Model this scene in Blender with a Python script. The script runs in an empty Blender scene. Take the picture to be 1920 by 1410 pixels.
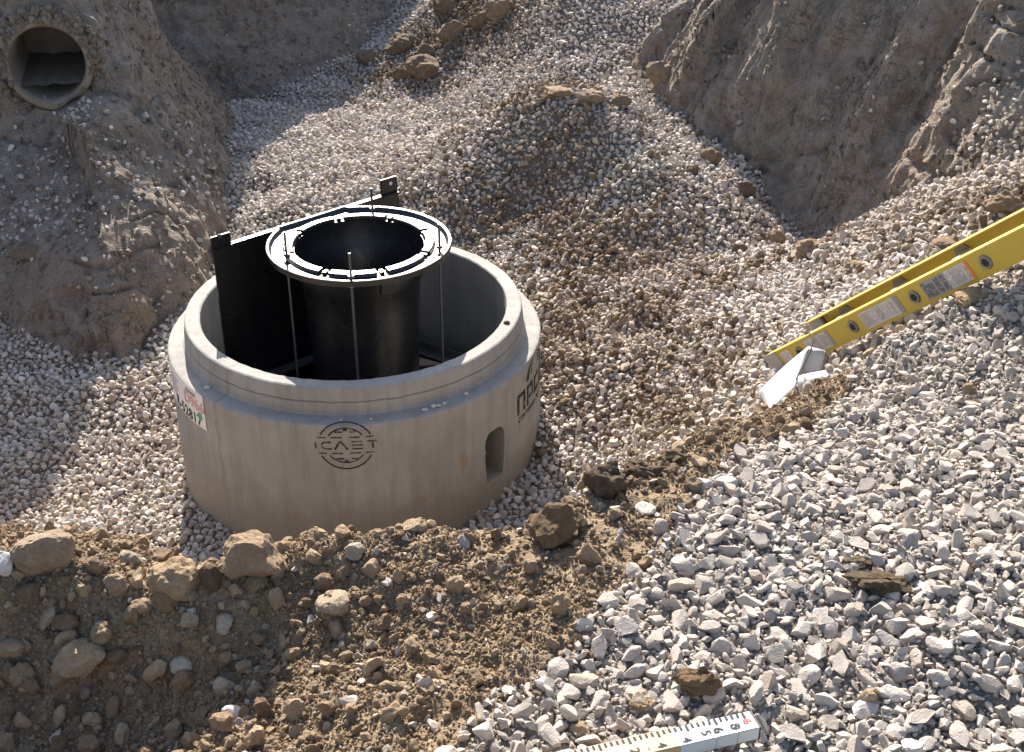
import bpy, bmesh, math, random
import numpy as np
from mathutils import Vector, Matrix

# ------------------------------------------------------------------ camera, sky, sun, exposure
scene = bpy.context.scene
COL = scene.collection
CAM_Z, PITCH, FPX = 1.6, 30.0, 2470.0
cam_data = bpy.data.cameras.new('camera')
cam_data.sensor_width = 36.0
cam_data.lens = 36.0 * FPX / 1920.0
cam_data.clip_start, cam_data.clip_end = 0.05, 400
cam = bpy.data.objects.new('camera', cam_data)
cam.location = (0, 0, CAM_Z)
cam.rotation_euler = (math.radians(90 - PITCH), 0, 0)
COL.objects.link(cam)
scene.camera = cam

SUN_EL, SUN_AZ = math.radians(33), math.radians(-10)     # azimuth from +Y towards +X
world = bpy.data.worlds.new('World'); scene.world = world
world.use_nodes = True
wn = world.node_tree.nodes; wl = world.node_tree.links
sky = wn.new('ShaderNodeTexSky'); sky.sky_type = 'NISHITA'; sky.sun_disc = False
sky.sun_elevation = SUN_EL; sky.sun_rotation = SUN_AZ
sky.air_density = 1.0; sky.dust_density = 2.0; sky.ozone_density = 1.0
wl.new(sky.outputs[0], wn['Background'].inputs[0])
wn['Background'].inputs[1].default_value = 0.095
sun_data = bpy.data.lights.new('sun', 'SUN')
sun_data.energy = 5.0; sun_data.angle = math.radians(0.53); sun_data.color = (1.0, 0.93, 0.835)
sun = bpy.data.objects.new('sun', sun_data); COL.objects.link(sun)
to_sun = Vector((math.sin(SUN_AZ) * math.cos(SUN_EL), math.cos(SUN_AZ) * math.cos(SUN_EL), math.sin(SUN_EL)))
sun.rotation_euler = to_sun.to_track_quat('Z', 'Y').to_euler()
sun.location = (0, 0, 12)
vs = scene.view_settings
vs.view_transform = 'Standard'; vs.look = 'None'; vs.exposure = 1.42; vs.gamma = 1.0; vs.use_curve_mapping = False

# ------------------------------------------------------------------ terrain height (numpy only)
# TERRAIN BEGIN
def hash01(ix, iy, iz, seed):
    n = (ix.astype(np.int64) * 374761393 + iy.astype(np.int64) * 668265263 + iz.astype(np.int64) * 2147483647 + seed * 974711) & 0xFFFFFFFF
    n = ((n ^ (n >> 13)) * 1274126177) & 0xFFFFFFFF
    n = ((n ^ (n >> 16)) * 2246822519) & 0xFFFFFFFF
    return ((n ^ (n >> 15)) & 0xFFFFFF) / float(0xFFFFFF)

def vn2(x, y, seed=0):
    xi = np.floor(x); yi = np.floor(y); fx = x - xi; fy = y - yi
    fx = fx * fx * fx * (fx * (fx * 6 - 15) + 10); fy = fy * fy * fy * (fy * (fy * 6 - 15) + 10)
    z = np.zeros_like(xi)
    a = hash01(xi, yi, z, seed); b = hash01(xi + 1, yi, z, seed); c = hash01(xi, yi + 1, z, seed); d = hash01(xi + 1, yi + 1, z, seed)
    return ((a * (1 - fx) + b * fx) * (1 - fy) + (c * (1 - fx) + d * fx) * fy) * 2 - 1

def fbm2(x, y, scale, octv=4, seed=0, gain=0.5):
    s = 0; a = 1.0; f = 1.0 / scale; tot = 0
    for o in range(octv):
        ca, sa = math.cos(0.6 * o + 0.3), math.sin(0.6 * o + 0.3)
        s = s + a * vn2((x * ca - y * sa) * f, (x * sa + y * ca) * f, seed + o * 17); tot += a
        a *= gain; f *= 2.03
    return s / tot

def vn3(x, y, z, seed=0):
    xi, yi, zi = np.floor(x), np.floor(y), np.floor(z)
    fx, fy, fz = x - xi, y - yi, z - zi
    fx = fx * fx * (3 - 2 * fx); fy = fy * fy * (3 - 2 * fy); fz = fz * fz * (3 - 2 * fz)
    r = 0
    for dx in (0, 1):
        for dy in (0, 1):
            for dz in (0, 1):
                w = (fx if dx else 1 - fx) * (fy if dy else 1 - fy) * (fz if dz else 1 - fz)
                r = r + w * hash01(xi + dx, yi + dy, zi + dz, seed)
    return r * 2 - 1

def tps(pts):
    P = np.array(pts, float); n = len(P)
    def U(r2): return np.where(r2 > 1e-12, r2 * np.log(np.maximum(r2, 1e-12)), 0) * 0.5
    d2 = ((P[:, None, :2] - P[None, :, :2]) ** 2).sum(-1)
    A = np.zeros((n + 3, n + 3)); A[:n, :n] = U(d2) + np.eye(n) * 0.004
    A[:n, n] = 1; A[:n, n + 1:] = P[:, :2]; A[n, :n] = 1; A[n + 1:, :n] = P[:, :2].T
    b = np.zeros(n + 3); b[:n] = P[:, 2]
    w = np.linalg.solve(A, b)
    def f(x, y):
        r = w[n] + w[n + 1] * x + w[n + 2] * y
        for i in range(n):
            r = r + w[i] * U((x - P[i, 0]) ** 2 + (y - P[i, 1]) ** 2)
        return r
    return f

def sstep(a, b, t):
    t = np.clip((t - a) / (b - a), 0, 1); return t * t * (3 - 2 * t)

def smax(a, b, k):
    h = np.clip(0.5 + 0.5 * (a - b) / k, 0, 1)
    return b * (1 - h) + a * h + k * h * (1 - h)

def polydist(x, y, pts):
    """signed distance to an open polyline (positive on its left side) and the run along it"""
    best = np.full(x.shape, 1e9); sd = np.zeros(x.shape); ss = np.zeros(x.shape); run = 0.0
    for i in range(len(pts) - 1):
        (ax, ay), (bx, by) = pts[i], pts[i + 1]
        dx, dy = bx - ax, by - ay; L = math.hypot(dx, dy)
        t = ((x - ax) * dx + (y - ay) * dy) / (L * L)
        tc = t
        if i > 0: tc = np.maximum(tc, 0)
        if i < len(pts) - 2: tc = np.minimum(tc, 1)
        px, py = ax + tc * dx, ay + tc * dy
        d = np.hypot(x - px, y - py)
        cr = (dx * (y - ay) - dy * (x - ax))
        m = d < best
        best = np.where(m, d, best); sd = np.where(m, np.sign(cr) * d, sd); ss = np.where(m, run + tc * L, ss)
        run += L
    return sd, ss

RING = (-0.62, 4.64)
f_floor = tps([(-.62, 3.6, -1.37), (-1.5, 3.8, -1.45), (-1.5, 4.6, -1.43), (-.62, 4.64, -1.37), (.14, 4.05, -1.30), (.22, 4.6, -1.24), (-.62, 5.5, -1.30),
    (-2.5, 5.0, -1.41), (-2.4, 4.0, -1.46), (0.05, 5.4, -1.20), (-1.25, 6.4, -1.22), (-.7, 6.2, -1.16), (-1.4, 7.3, -1.18), (-1.2, 8.0, -1.24), (-1.0, 8.5, -1.32),
    (-1.6, 9.3, -1.36), (-.6, 8.9, -1.24), (-.35, 7.9, -1.22), (-.75, 7.2, -1.10), (.10, 7.0, -.63), (.5, 6.75, -.64), (-.35, 6.85, -.92), (.05, 6.35, -1.0), (.80, 6.85, -.80),
    (.5, 5.7, -1.04), (.95, 6.2, -.88), (.15, 7.55, -1.0), (.35, 8.7, -.56), (.6, 9.6, -.15), (-.4, 9.4, -.92), (.42, 4.2, -1.14), (.52, 3.6, -.88), (.80, 3.66, -.62), (.95, 3.6, -.50), (1.08, 3.38, -.28), (.9, 3.9, -.66), (1.12, 4.0, -.50),
    (1.1, 4.4, -.60), (1.15, 4.9, -.76), (1.3, 5.5, -.93), (1.47, 6.0, -1.14), (1.62, 5.1, -.50), (1.9, 4.9, -.28), (1.5, 4.2, -.30), (1.6, 3.5, -.02), (.62, 5.0, -1.0), (.75, 4.5, -.92),
    (-4, 5, -1.35), (-4, 3, -1.35), (3, 4, 0.0), (-1.5, 11, -1.3)])
f_plat = tps([(-1.0, 2.05, -.05), (-.67, 1.99, -.09), (-.43, 2.07, -.05), (-.18, 2.13, -.01), (.02, 2.14, -.01), (.145, 2.25, -.02), (.32, 2.43, -.03), (.51, 2.69, -.10),
    (.68, 2.92, -.19), (.85, 3.0, -.19), (1.03, 3.03, -.05), (1.315, 3.06, .13), (1.6, 3.0, .2), (-.7, 1.87, -.25), (-1.0, 1.88, -.27), (-.46, 1.93, -.15), (-.7, 1.66, -.22), (-1.0, 1.66, -.24), (-.3, 1.7, -.06), (0, 1.6, 0),
    (.5, 1.6, 0), (.5, 2.2, 0), (.9, 2.2, .02), (1.2, 2.4, .07), (0, 1, 0), (-1, 1, -.03), (1, 1, 0), (-2, 2.1, .05), (-2, 1, 0), (2.5, 2.5, .2), (0, -1, 0), (-3, 0, 0), (3, 0, .1), (-4, 2, .05), (4, 3, .2), (0, -4, 0)])
CREST = np.array([(-6, 2.4), (-2, 2.25), (-1.04, 2.08), (-.67, 1.99), (-.43, 2.10), (-.18, 2.14), (.02, 2.15), (.145, 2.26), (.32, 2.44), (.51, 2.70), (.68, 2.93), (.85, 3.02), (1.03, 3.05), (1.32, 3.12), (2.2, 3.5), (6, 3.9)])
R_LINE = [(.72, 9.2), (.60, 7.7), (.78, 7.15), (1.12, 6.5), (1.47, 5.95), (1.70, 5.50), (1.78, 5.33), (1.90, 5.05), (2.3, 4.6), (4.0, 4.0)]
L_FRONT = [(-5.0, 6.2), (-3.0, 5.85), (-2.48, 5.66), (-2.1, 5.40), (-1.80, 5.27), (-1.62, 5.5), (-1.47, 6.0), (-1.43, 6.6), (-1.56, 7.3), (-1.78, 8.2), (-2.0, 8.75), (-3.0, 9.2)]
B_LINE = [(-4.5, 9.0), (-2.2, 9.15), (-1.55, 9.35), (-.95, 9.55), (-.6, 10.0), (.2, 10.8), (1.0, 10.6)]

def parts_height(x, y):
    F = f_floor(np.clip(x, -4.5, 3), np.clip(y, 3.0, 10.5))
    fur = 1 - np.abs(fbm2(x * .8 + y * .6, (y * .8 - x * .6) * .35, .22, 2, 6))
    F = F + .05 * (fur - .6) * sstep(.0, .4, x) * sstep(7.0, 6.4, y) + 0.060 * fbm2(x, y, 0.55, 3, 5) + 0.030 * fbm2(x, y, 0.2, 2, 9)
    rr = np.hypot(x - RING[0], y - RING[1])
    F = np.where(rr < 0.70, F * (1 - sstep(0.7, .62, rr)) + (-1.335 - 0.0 * x) * sstep(0.7, .62, rr), F)
    # foreground spoil bank
    P = f_plat(np.clip(x, -4, 4), np.clip(y, -4, 3.4))
    yc = np.interp(x, CREST[:, 0], CREST[:, 1]) + 0.035 * fbm2(x, y * 0 + 3.3, 0.25, 3, 21)
    d = y - yc
    P = P - np.where(d > 0, np.sqrt(d * d + 0.0016) - 0.04, 0) * 1.2
    P = P + 0.022 * fbm2(x, y, 0.22, 4, 31) + 0.014 * fbm2(x, y, 0.075, 2, 33) + .006 * vn2(x / .028, y / .028, 12) + .003 * vn2(x / .013, y / .013, 13)
    # left bank (its front, right flank and far end follow one line; ground side is on the right of the line)
    dl, sl = polydist(x, y, L_FRONT)
    wig = 0.10 * fbm2(x, y, 0.7, 3, 41) + 0.05 * fbm2(x, y, .22, 3, 45)
    dl = dl + wig
    prof_x = [-2, 0, .16, .30, .62, .86, 1.0, 1.25, 1.55, 2.0, 3.0, 5.0]
    prof_f = [-2.6, 0, .24, .34, .47, .58, .78, 1.04, 1.35, 1.72, 1.9, 1.95]
    prof_k = [-2.6, 0, .30, .46, .80, 1.05, 1.2, 1.45, 1.7, 1.9, 1.95, 2.0]
    kf = sstep(3.6, 4.8, sl)
    L = -1.36 + np.interp(dl, prof_x, prof_f) * (1 - kf) + np.interp(dl, prof_x, prof_k) * kf
    # steep broken face round the pipe mouth
    pa = (x + 2.42) * .2 + (y - 6.72) * -.98
    pw = np.exp(-(np.abs((x + 2.42) * .98 + (y - 6.72) * .2) / .34) ** 2) * sstep(-.5, -.3, pa) * sstep(1.0, .75, pa)
    L2 = np.where(pa > .03, np.minimum(L, -.635), -.635 + np.minimum(.58, (.03 - pa) * 6.5)) + .015 * fbm2(x, y, .15, 2, 47)
    L = L * (1 - pw) + L2 * pw
    # heap added on top of it, above the view, to shade the left gravel
    L = L + 1.2 * np.exp(-((x + 3.0) / .80) ** 6 - ((y - 7.75) / .48) ** 2)
    # back wall
    db, sb = polydist(x, y, B_LINE)
    db = db + 0.14 * fbm2(x, y, .8, 3, 51) + .05 * fbm2(x, y, .2, 3, 55)
    B = -1.36 + np.interp(db, [-2, 0, .35, .8, 1.3, 2.0, 4], [-2, 0, .34, .8, 1.35, 1.75, 1.8])
    B = B + 2.3 * np.exp(-((x + 3.2) / 1.15) ** 4 - ((y - 11.0) / .9) ** 2)     # unseen pile added behind the back wall, casting shade on the left gravel
    # right wall with bucket grooves running down it
    dr, sr = polydist(x, y, R_LINE)
    q = sr + 0.10 * fbm2(x, y, .6, 2, 61)
    q = q + .10 * (dr - .4)
    ph = q / .36 + .45 * fbm2(q, q * 0 + 4.4, .5, 2, 62)
    tooth = np.floor(ph); fr = ph - tooth
    saw = np.where(fr < .80, (fr / .80) ** 1.25, np.clip((1 - fr) / .20, 0, 1) ** .8)
    g = .05 * saw * sstep(.0, .3, dr)
    q2 = sr + .06 * fbm2(x, y, .4, 2, 61) + .03 * fbm2(x, y, .12, 2, 60)
    for c, amp, d0 in ((.92, .14, .05), (1.36, .16, .12), (2.06, .30, .16), (2.62, .33, .18), (3.02, .16, .30), (3.42, .30, .20)):
        u_ = q2 - c
        prof = np.where(u_ < 0, np.exp(-np.abs(u_ / .26) ** 1.5), np.exp(-(u_ / .10) ** 2))
        g = g + amp * prof * sstep(d0 - .10, d0 + .10, dr + .10 * fbm2(x, y, .2, 2, 66))
    big = .38 * sstep(3.58, 3.92, q2) * sstep(5.2, 4.5, q2) * sstep(-.12, .1, dr)
    g = g + big
    g = g * (0.9 + 0.4 * fbm2(x, y, .30, 2, 63))
    dr2 = dr + 0.07 * fbm2(x, y, .5, 3, 65) + .02 * fbm2(x, y, .12, 2, 67)
    slope = np.interp(sr, [0, 1.3, 2.2, 3.2, 4.2, 6], [.7, 1.0, 1.35, 1.5, 1.35, 1.2])
    base = np.interp(sr, [0, 1.5, 2.3, 3.2, 4.2, 5.2], [-.9, -1.0, -1.12, -1.2, -1.0, -.7])
    slope = slope * 1.0
    up = np.where(dr2 < .9, dr2, .9 + (dr2 - .9) * .25)
    up = np.where(dr2 < 1.6, up, 1.075)
    R = base + slope * up + g
    R = np.minimum(R, 0.25 + 0.05 * fbm2(x, y, .6, 2, 69))
    R = np.where(dr < -0.6, -9, R)
    return F, P, L, B, R

def height(x, y, want_zone=False):
    F, P, L, B, R = parts_height(x, y)
    L = np.where(L < -2.5, -9, L); B = np.where(B < -2.5, -9, B)
    W = np.maximum(np.maximum(L, B), R)
    z = smax(F, P, .10)
    z = smax(z, L, .05); z = smax(z, B, .08); z = smax(z, R, .04)
    far = sstep(5.0, 7.5, np.hypot(x, (y - 4.5) * .72))
    z = z * (1 - far) + np.maximum(z, 0.15 + .1 * fbm2(x, y, 2.0, 3, 71)) * far
    if want_zone:
        gz = sstep(-.02, .05, F - np.maximum(P, W))           # gravel floor
        yc = np.interp(x, CREST[:, 0], CREST[:, 1])
        pz = sstep(-.03, .03, P - np.maximum(F, W)) * sstep(.45, .25, y - yc)   # trodden top of the foreground bank
        return z, gz, pz
    return z
# TERRAIN END

# ------------------------------------------------------------------ material helpers
class NT:
    def __init__(s, name):
        s.m = bpy.data.materials.new(name); s.m.use_nodes = True
        s.t = s.m.node_tree; s.n = s.t.nodes; s.l = s.t.links
        s.b = s.n['Principled BSDF']
    def node(s, kind, **kw):
        nd = s.n.new(kind)
        for k, v in kw.items():
            if k in nd.inputs: s.put(nd.inputs[k], v)
            else: setattr(nd, k, v)
        return nd
    def put(s, sock, v):
        if hasattr(v, 'is_output'): s.l.new(v, sock)
        else: sock.default_value = v
    def noise(s, scale, detail=4, rough=.55, vec=None, dist=0.0):
        nd = s.n.new('ShaderNodeTexNoise')
        nd.inputs['Scale'].default_value = scale; nd.inputs['Detail'].default_value = detail
        nd.inputs['Roughness'].default_value = rough; nd.inputs['Distortion'].default_value = dist
        if vec is not None: s.l.new(vec, nd.inputs['Vector'])
        return nd.outputs['Fac']
    def ramp(s, fac, stops):
        nd = s.n.new('ShaderNodeValToRGB'); s.l.new(fac, nd.inputs[0])
        el = nd.color_ramp.elements
        while len(el) < len(stops): el.new(0.5)
        for e, (p, c) in zip(el, stops):
            e.position = p; e.color = (*c, 1) if len(c) == 3 else c
        return nd.outputs[0]
    def mix(s, fac, a, b, mode='MIX'):
        nd = s.n.new('ShaderNodeMix'); nd.data_type = 'RGBA'; nd.blend_type = mode
        s.put(nd.inputs[0], fac)
        for sk, v in ((nd.inputs[6], a), (nd.inputs[7], b)):
            if not hasattr(v, 'is_output') and len(v) == 3: v = (*v, 1)
            s.put(sk, v)
        return nd.outputs[2]
    def math(s, op, a, b=0.0):
        nd = s.n.new('ShaderNodeMath'); nd.operation = op
        s.put(nd.inputs[0], a); s.put(nd.inputs[1], b)
        return nd.outputs[0]
    def bump(s, h, strength=.5, dist=.01, normal=None):
        nd = s.n.new('ShaderNodeBump'); nd.inputs['Strength'].default_value = strength
        nd.inputs['Distance'].default_value = dist; s.l.new(h, nd.inputs['Height'])
        if normal is not None: s.l.new(normal, nd.inputs['Normal'])
        return nd.outputs[0]
    def obj(s): return s.n.new('ShaderNodeTexCoord').outputs['Object']
    def attr(s, name, kind='GEOMETRY'):
        nd = s.n.new('ShaderNodeAttribute'); nd.attribute_name = name; nd.attribute_type = kind
        return nd
    def out(s, color=None, rough=.8, normal=None, spec=None, metal=None):
        if color is not None:
            if not hasattr(color, 'is_output') and len(color) == 3: color = (*color, 1)
            s.put(s.b.inputs['Base Color'], color)
        s.put(s.b.inputs['Roughness'], rough)
        if normal is not None: s.l.new(normal, s.b.inputs['Normal'])
        if spec is not None: s.b.inputs['Specular IOR Level'].default_value = spec
        if metal is not None: s.b.inputs['Metallic'].default_value = metal
        return s.m

def mat_plain(name, col, rough=.7, var=.12, scale=30, bump=0.0, spec=.4, metal=0.0):
    t = NT(name); o = t.obj()
    n = t.noise(scale, 5, .6, o)
    c = t.mix(n, tuple(v * (1 - var) for v in col), tuple(min(1, v * (1 + var)) for v in col))
    nm = t.bump(t.noise(scale * 4, 4, .6, o), bump, .004) if bump else None
    return t.out(c, rough, nm, spec, metal)

def mat_ground():
    t = NT('excavated_earth'); o = t.n.new('ShaderNodeNewGeometry').outputs['Position']
    z = t.attr('zone'); sep = t.n.new('ShaderNodeSeparateColor'); t.l.new(z.outputs['Color'], sep.inputs[0])
    n1 = t.noise(2.2, 6, .6, o); n2 = t.noise(14, 6, .65, o, .4); n3 = t.noise(90, 4, .6, o)
    wall = t.ramp(n2, [(.28, (.17, .138, .108)), (.5, (.29, .24, .19)), (.72, (.39, .33, .265))])
    red = t.ramp(n1, [(.45, (0, 0, 0)), (.62, (1, 1, 1))])
    wall = t.mix(t.math('MULTIPLY', red, .55), wall, (.27, .20, .15))
    grey = t.ramp(t.noise(1.3, 5, .6, o), [(.5, (0, 0, 0)), (.68, (1, 1, 1))])
    wall = t.mix(t.math('MULTIPLY', grey, .5), wall, (.30, .27, .245))
    berm = t.ramp(n2, [(.25, (.175, .124, .078)), (.5, (.268, .198, .127)), (.75, (.355, .272, .182))])
    bed = t.ramp(n2, [(.3, (.16, .125, .095)), (.7, (.30, .245, .19))])
    stone_dust = t.ramp(n2, [(.3, (.235, .212, .188)), (.7, (.335, .305, .272))])
    rg = t.math('ABSOLUTE', t.math('SUBTRACT', t.noise(7, 6, .65, o, .8), .5))
    ck = t.math('MULTIPLY', t.ramp(rg, [(.0, (1, 1, 1)), (.030, (0, 0, 0))]), t.ramp(t.noise(3.1, 3, .5, o), [(.50, (0, 0, 0)), (.60, (1, 1, 1))]))
    wall = t.mix(t.math('MULTIPLY', ck, .8), wall, (.075, .06, .048))
    c = t.mix(sep.outputs['Red'], wall, bed)
    c = t.mix(sep.outputs['Green'], c, berm)
    c = t.mix(sep.outputs['Blue'], c, stone_dust)
    dark = t.ramp(n3, [(.3, (.72, .72, .72)), (.7, (1.12, 1.12, 1.12))])
    c = t.mix(1.0, c, dark, 'MULTIPLY')
    hgt = t.math('ADD', t.math('MULTIPLY', n2, .6), t.math('MULTIPLY', n3, .35))
    b1 = t.bump(hgt, .9, .045)
    b2 = t.bump(t.noise(320, 3, .6, o), .35, .006, b1)
    return t.out(c, .95, b2, .15)

def mat_stone(name, kind, src='INSTANCER'):
    """loose stone; the tint of each one comes from its own attribute"""
    t = NT(name); o = t.obj()
    a = t.attr('tint', src)
    n = t.noise(2.0, 5, .6, o); n2 = t.noise(9, 4, .6, o)
    v = t.ramp(n, [(.3, (.82, .80, .77)), (.7, (1.12, 1.10, 1.08))])
    c = t.mix(1.0, a.outputs['Color'], v, 'MULTIPLY')
    if kind == 'soil':
        c = t.mix(1.0, c, t.ramp(n2, [(.3, (.80, .78, .75)), (.7, (1.15, 1.15, 1.15))]), 'MULTIPLY')
        nm = t.bump(t.math('ADD', n2, t.noise(26, 4, .6, o)), .6, .10)
    else:
        nm = t.bump(n2, .35, .06)
    return t.out(c, .9, nm, .2)

def mat_concrete():
    t = NT('cast_concrete'); o = t.obj()
    mp = t.n.new('ShaderNodeMapping'); mp.inputs['Scale'].default_value = (9, 9, 1.1); t.l.new(o, mp.inputs['Vector'])
    streak = t.noise(3.0, 5, .6, mp.outputs[0])
    n1 = t.noise(4, 5, .6, o); n2 = t.noise(60, 4, .6, o)
    c = t.ramp(n1, [(.3, (.28, .267, .245)), (.7, (.37, .354, .326))])
    c = t.mix(t.ramp(streak, [(.47, (0, 0, 0)), (.72, (.75, .75, .75))]), c, (.24, .222, .195))
    lite = t.noise(2.3, 6, .7, mp.outputs[0]); c = t.mix(t.ramp(lite, [(.55, (0, 0, 0)), (.75, (.5, .5, .5))]), c, (.44, .425, .395))
    c = t.mix(t.ramp(n2, [(.58, (0, 0, 0)), (.75, (.4, .4, .4))]), c, (.30, .282, .255))
    # form seam with leaked grout, rust stains
    sep = t.n.new('ShaderNodeSeparateXYZ'); t.l.new(o, sep.inputs[0])
    ang = t.math('ARCTAN2', sep.outputs['X'], t.math('MULTIPLY', sep.outputs['Y'], -1.0))
    wob = t.math('MULTIPLY', t.math('SUBTRACT', t.noise(14, 4, .6, o), .5), .06)
    angw = t.math('ADD', ang, wob)
    for a0, w, k in ((-.665, .007, .45), (-.78, .004, .45), (-.97, .004, .4)):
        m = t.math('LESS_THAN', t.math('ABSOLUTE', t.math('SUBTRACT', angw, a0)), w)
        c = t.mix(t.math('MULTIPLY', m, k), c, (.18, .165, .145))
    def spot(a0, z0, wa, wz):
        da = t.math('DIVIDE', t.math('SUBTRACT', angw, a0), wa); dz = t.math('DIVIDE', t.math('SUBTRACT', t.math('ADD', sep.outputs['Z'], wob), z0), wz)
        r = t.math('ADD', t.math('MULTIPLY', da, da), t.math('MULTIPLY', dz, dz))
        return t.math('MULTIPLY', t.math('SUBTRACT', 1.0, t.math('MINIMUM', r, 1.0)), 1.0)
    for a0, z0, wa, wz in ((.64, .235, .03, .06), (.40, .115, .045, .028)):
        c = t.mix(t.math('MULTIPLY', spot(a0, z0, wa, wz), .6), c, (.33, .185, .085))
    mud = t.math('SUBTRACT', t.math('ADD', .10, t.math('MULTIPLY', t.noise(7, 6, .7, o), .34)), t.math('ADD', sep.outputs['Z'], .10))
    c = t.mix(t.math('MULTIPLY', t.ramp(mud, [(.0, (0, 0, 0)), (.10, (1, 1, 1))]), .55), c, (.27, .215, .15))
    nm = t.bump(t.math('ADD', n2, t.math('MULTIPLY', n1, 2.0)), .25, .006)
    pits = t.bump(t.ramp(t.noise(130, 3, .6, o), [(.66, (1, 1, 1)), (.72, (0, 0, 0))]), .5, .004, nm)
    return t.out(c, .88, pits, .25)

M = {
 'ground': mat_ground(), 'gravel': mat_stone('pit_gravel', 'stone'), 'crushed': mat_stone('crushed_limestone', 'stone'),
 'soil': mat_stone('soil_crumbs', 'soil'), 'stone_obj': mat_stone('loose_limestone', 'stone', 'OBJECT'), 'soil_obj': mat_stone('soil_clod', 'soil', 'OBJECT'),
 'concrete': mat_concrete(),
}

# ------------------------------------------------------------------ object helpers
def link(name, mesh, mat=None, parent=None, loc=None):
    o = bpy.data.objects.new(name, mesh); COL.objects.link(o)
    if mat is not None:
        if len(mesh.materials) == 0: mesh.materials.append(mat)
    if parent is not None: o.parent = parent
    if loc is not None: o.location = loc
    return o
def tag(o, label=None, cat=None, group=None, kind=None):
    if label: o['label'] = label
    if cat: o['category'] = cat
    if group: o['group'] = group
    if kind: o['kind'] = kind
    return o
def empty(name, loc, label, cat, group=None):
    o = bpy.data.objects.new(name, None); o.empty_display_size = .1; COL.objects.link(o); o.location = loc
    return tag(o, label, cat, group)

# ------------------------------------------------------------------ the ground: one sheet, fine where the camera looks
def in_view(x, y, m=.5):
    return np.abs(x) < .42 * y + m

def build_ground():
    rows = np.concatenate([np.linspace(.25, 1.35, 12, endpoint=False), np.linspace(1.35, 2.3, 120, endpoint=False), np.linspace(2.3, 3.7, 110, endpoint=False),
        np.linspace(3.7, 5.2, 130, endpoint=False), np.linspace(5.2, 8.0, 330, endpoint=False), np.linspace(8.0, 10.8, 190, endpoint=False),
        np.geomspace(10.8, 160, 40)])
    h = math.radians(25)
    cols = np.concatenate([np.linspace(-math.pi, -1.0, 24, endpoint=False), np.linspace(-1.0, -h, 60, endpoint=False), np.linspace(-h, h, 640, endpoint=False),
        np.linspace(h, 1.0, 60, endpoint=False), np.linspace(1.0, math.pi, 25)])
    R, A = np.meshgrid(rows, cols, indexing='ij')
    x = R * np.sin(A); y = R * np.cos(A)
    z, gz, pz = height(x, y, True)
    e = .012
    nx = -(height(x + e, y) - height(x - e, y)) / (2 * e); ny = -(height(x, y + e) - height(x, y - e)) / (2 * e)
    nl = np.sqrt(nx * nx + ny * ny + 1); steep = 1 - 1 / nl
    # lumpy broken soil on the cut faces, pushed along the surface normal
    soil = np.clip(1 - gz - pz, 0, 1) * (y > 3.5)
    w = soil * sstep(.05, .30, steep)
    def f3(s, sd): return vn3(x / s, y / s, z / s, sd)
    dr_, sr_ = polydist(x, y, R_LINE)
    rw = sstep(-.1, .05, dr_) * (y < 8.5)
    disp = (.022 * f3(.16, 1) + .016 * f3(.075, 2) + .010 * f3(.036, 3)) * (1 - .35 * rw)
    blob_ = vn3(x / .45, y / .45, z / .45, 6)
    rid = 1 - np.abs(f3(.14, 4)); disp = disp + .035 * (rid - .6) * sstep(.0, .4, blob_) * (1 - .5 * rw)
    disp = disp + rw * (.020 * vn3(sr_ / .045, z / .30, dr_ / .3, 14) + .014 * vn3(sr_ / .02, z / .16, dr_ / .2, 15))
    crack = np.maximum(0, 1 - np.abs(vn3(x / .26, y / .26, z / .09, 8)) * 6) * sstep(.1, .4, f3(.42, 9))
    disp = (disp - .035 * crack) * w
    x = x + disp * nx / nl; y = y + disp * ny / nl; z = z + disp / nl
    nr, nc = len(rows), len(cols)
    co = np.stack([x, y, z], -1).reshape(-1, 3)
    global FACE_POINTS
    area = np.gradient(R, axis=0) * np.gradient(A, axis=1) * R * nl
    pq = co - PIPE_C; pal = pq @ PIPE_AX; inp = (np.linalg.norm(pq - pal[:, None] * PIPE_AX, axis=1) < PIPE_R + .06) & (pal > -.6) & (pal < .3)
    sel = (soil > .5) & in_view(x, y, .4) & (y < 10.8) & ~inp.reshape(x.shape)
    FACE_POINTS = (co[sel.ravel()], (np.stack([nx, ny, np.ones_like(nx)], -1) / nl[..., None]).reshape(-1, 3)[sel.ravel()], (area * (.35 + .9 * np.clip(.5 + vn2(x / .3, y / .3, 81), 0, 1)))[sel])
    i = np.arange(nr - 1)[:, None] * nc + np.arange(nc - 1)[None, :]
    faces = np.stack([i, i + 1, i + nc + 1, i + nc], -1).reshape(-1, 4)[:, ::-1]
    # the mouth of the buried pipe is open
    fc = co[faces].mean(1)
    px = (fc - PIPE_C); along = px @ PIPE_AX; rad = np.linalg.norm(px - along[:, None] * PIPE_AX, axis=1)
    keep = ~((rad < PIPE_R + .012) & (along > -.4) & (along < .15))
    faces = faces[keep]
    me = bpy.data.meshes.new('pit_ground')
    me.vertices.add(len(co)); me.vertices.foreach_set('co', co.ravel())
    me.loops.add(faces.size); me.loops.foreach_set('vertex_index', faces.ravel().astype(np.int32))
    me.polygons.add(len(faces)); me.polygons.foreach_set('loop_start', np.arange(0, faces.size, 4, dtype=np.int32))
    me.update(calc_edges=True)
    stone = stone_side(x, y) * pz
    colr = np.stack([gz, pz, stone, np.ones_like(gz)], -1).reshape(-1, 4).astype(np.float32)
    at = me.attributes.new('zone', 'FLOAT_COLOR', 'POINT'); at.data.foreach_set('color', colr.ravel())
    me.polygons.foreach_set('use_smooth', np.ones(len(faces), dtype=bool))
    me.update()
    o = link('ground', me, M['ground'])
    tag(o, 'brown excavated earth of the pit floor, cut banks and spoil', None, None, 'structure')
    return o

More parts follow.
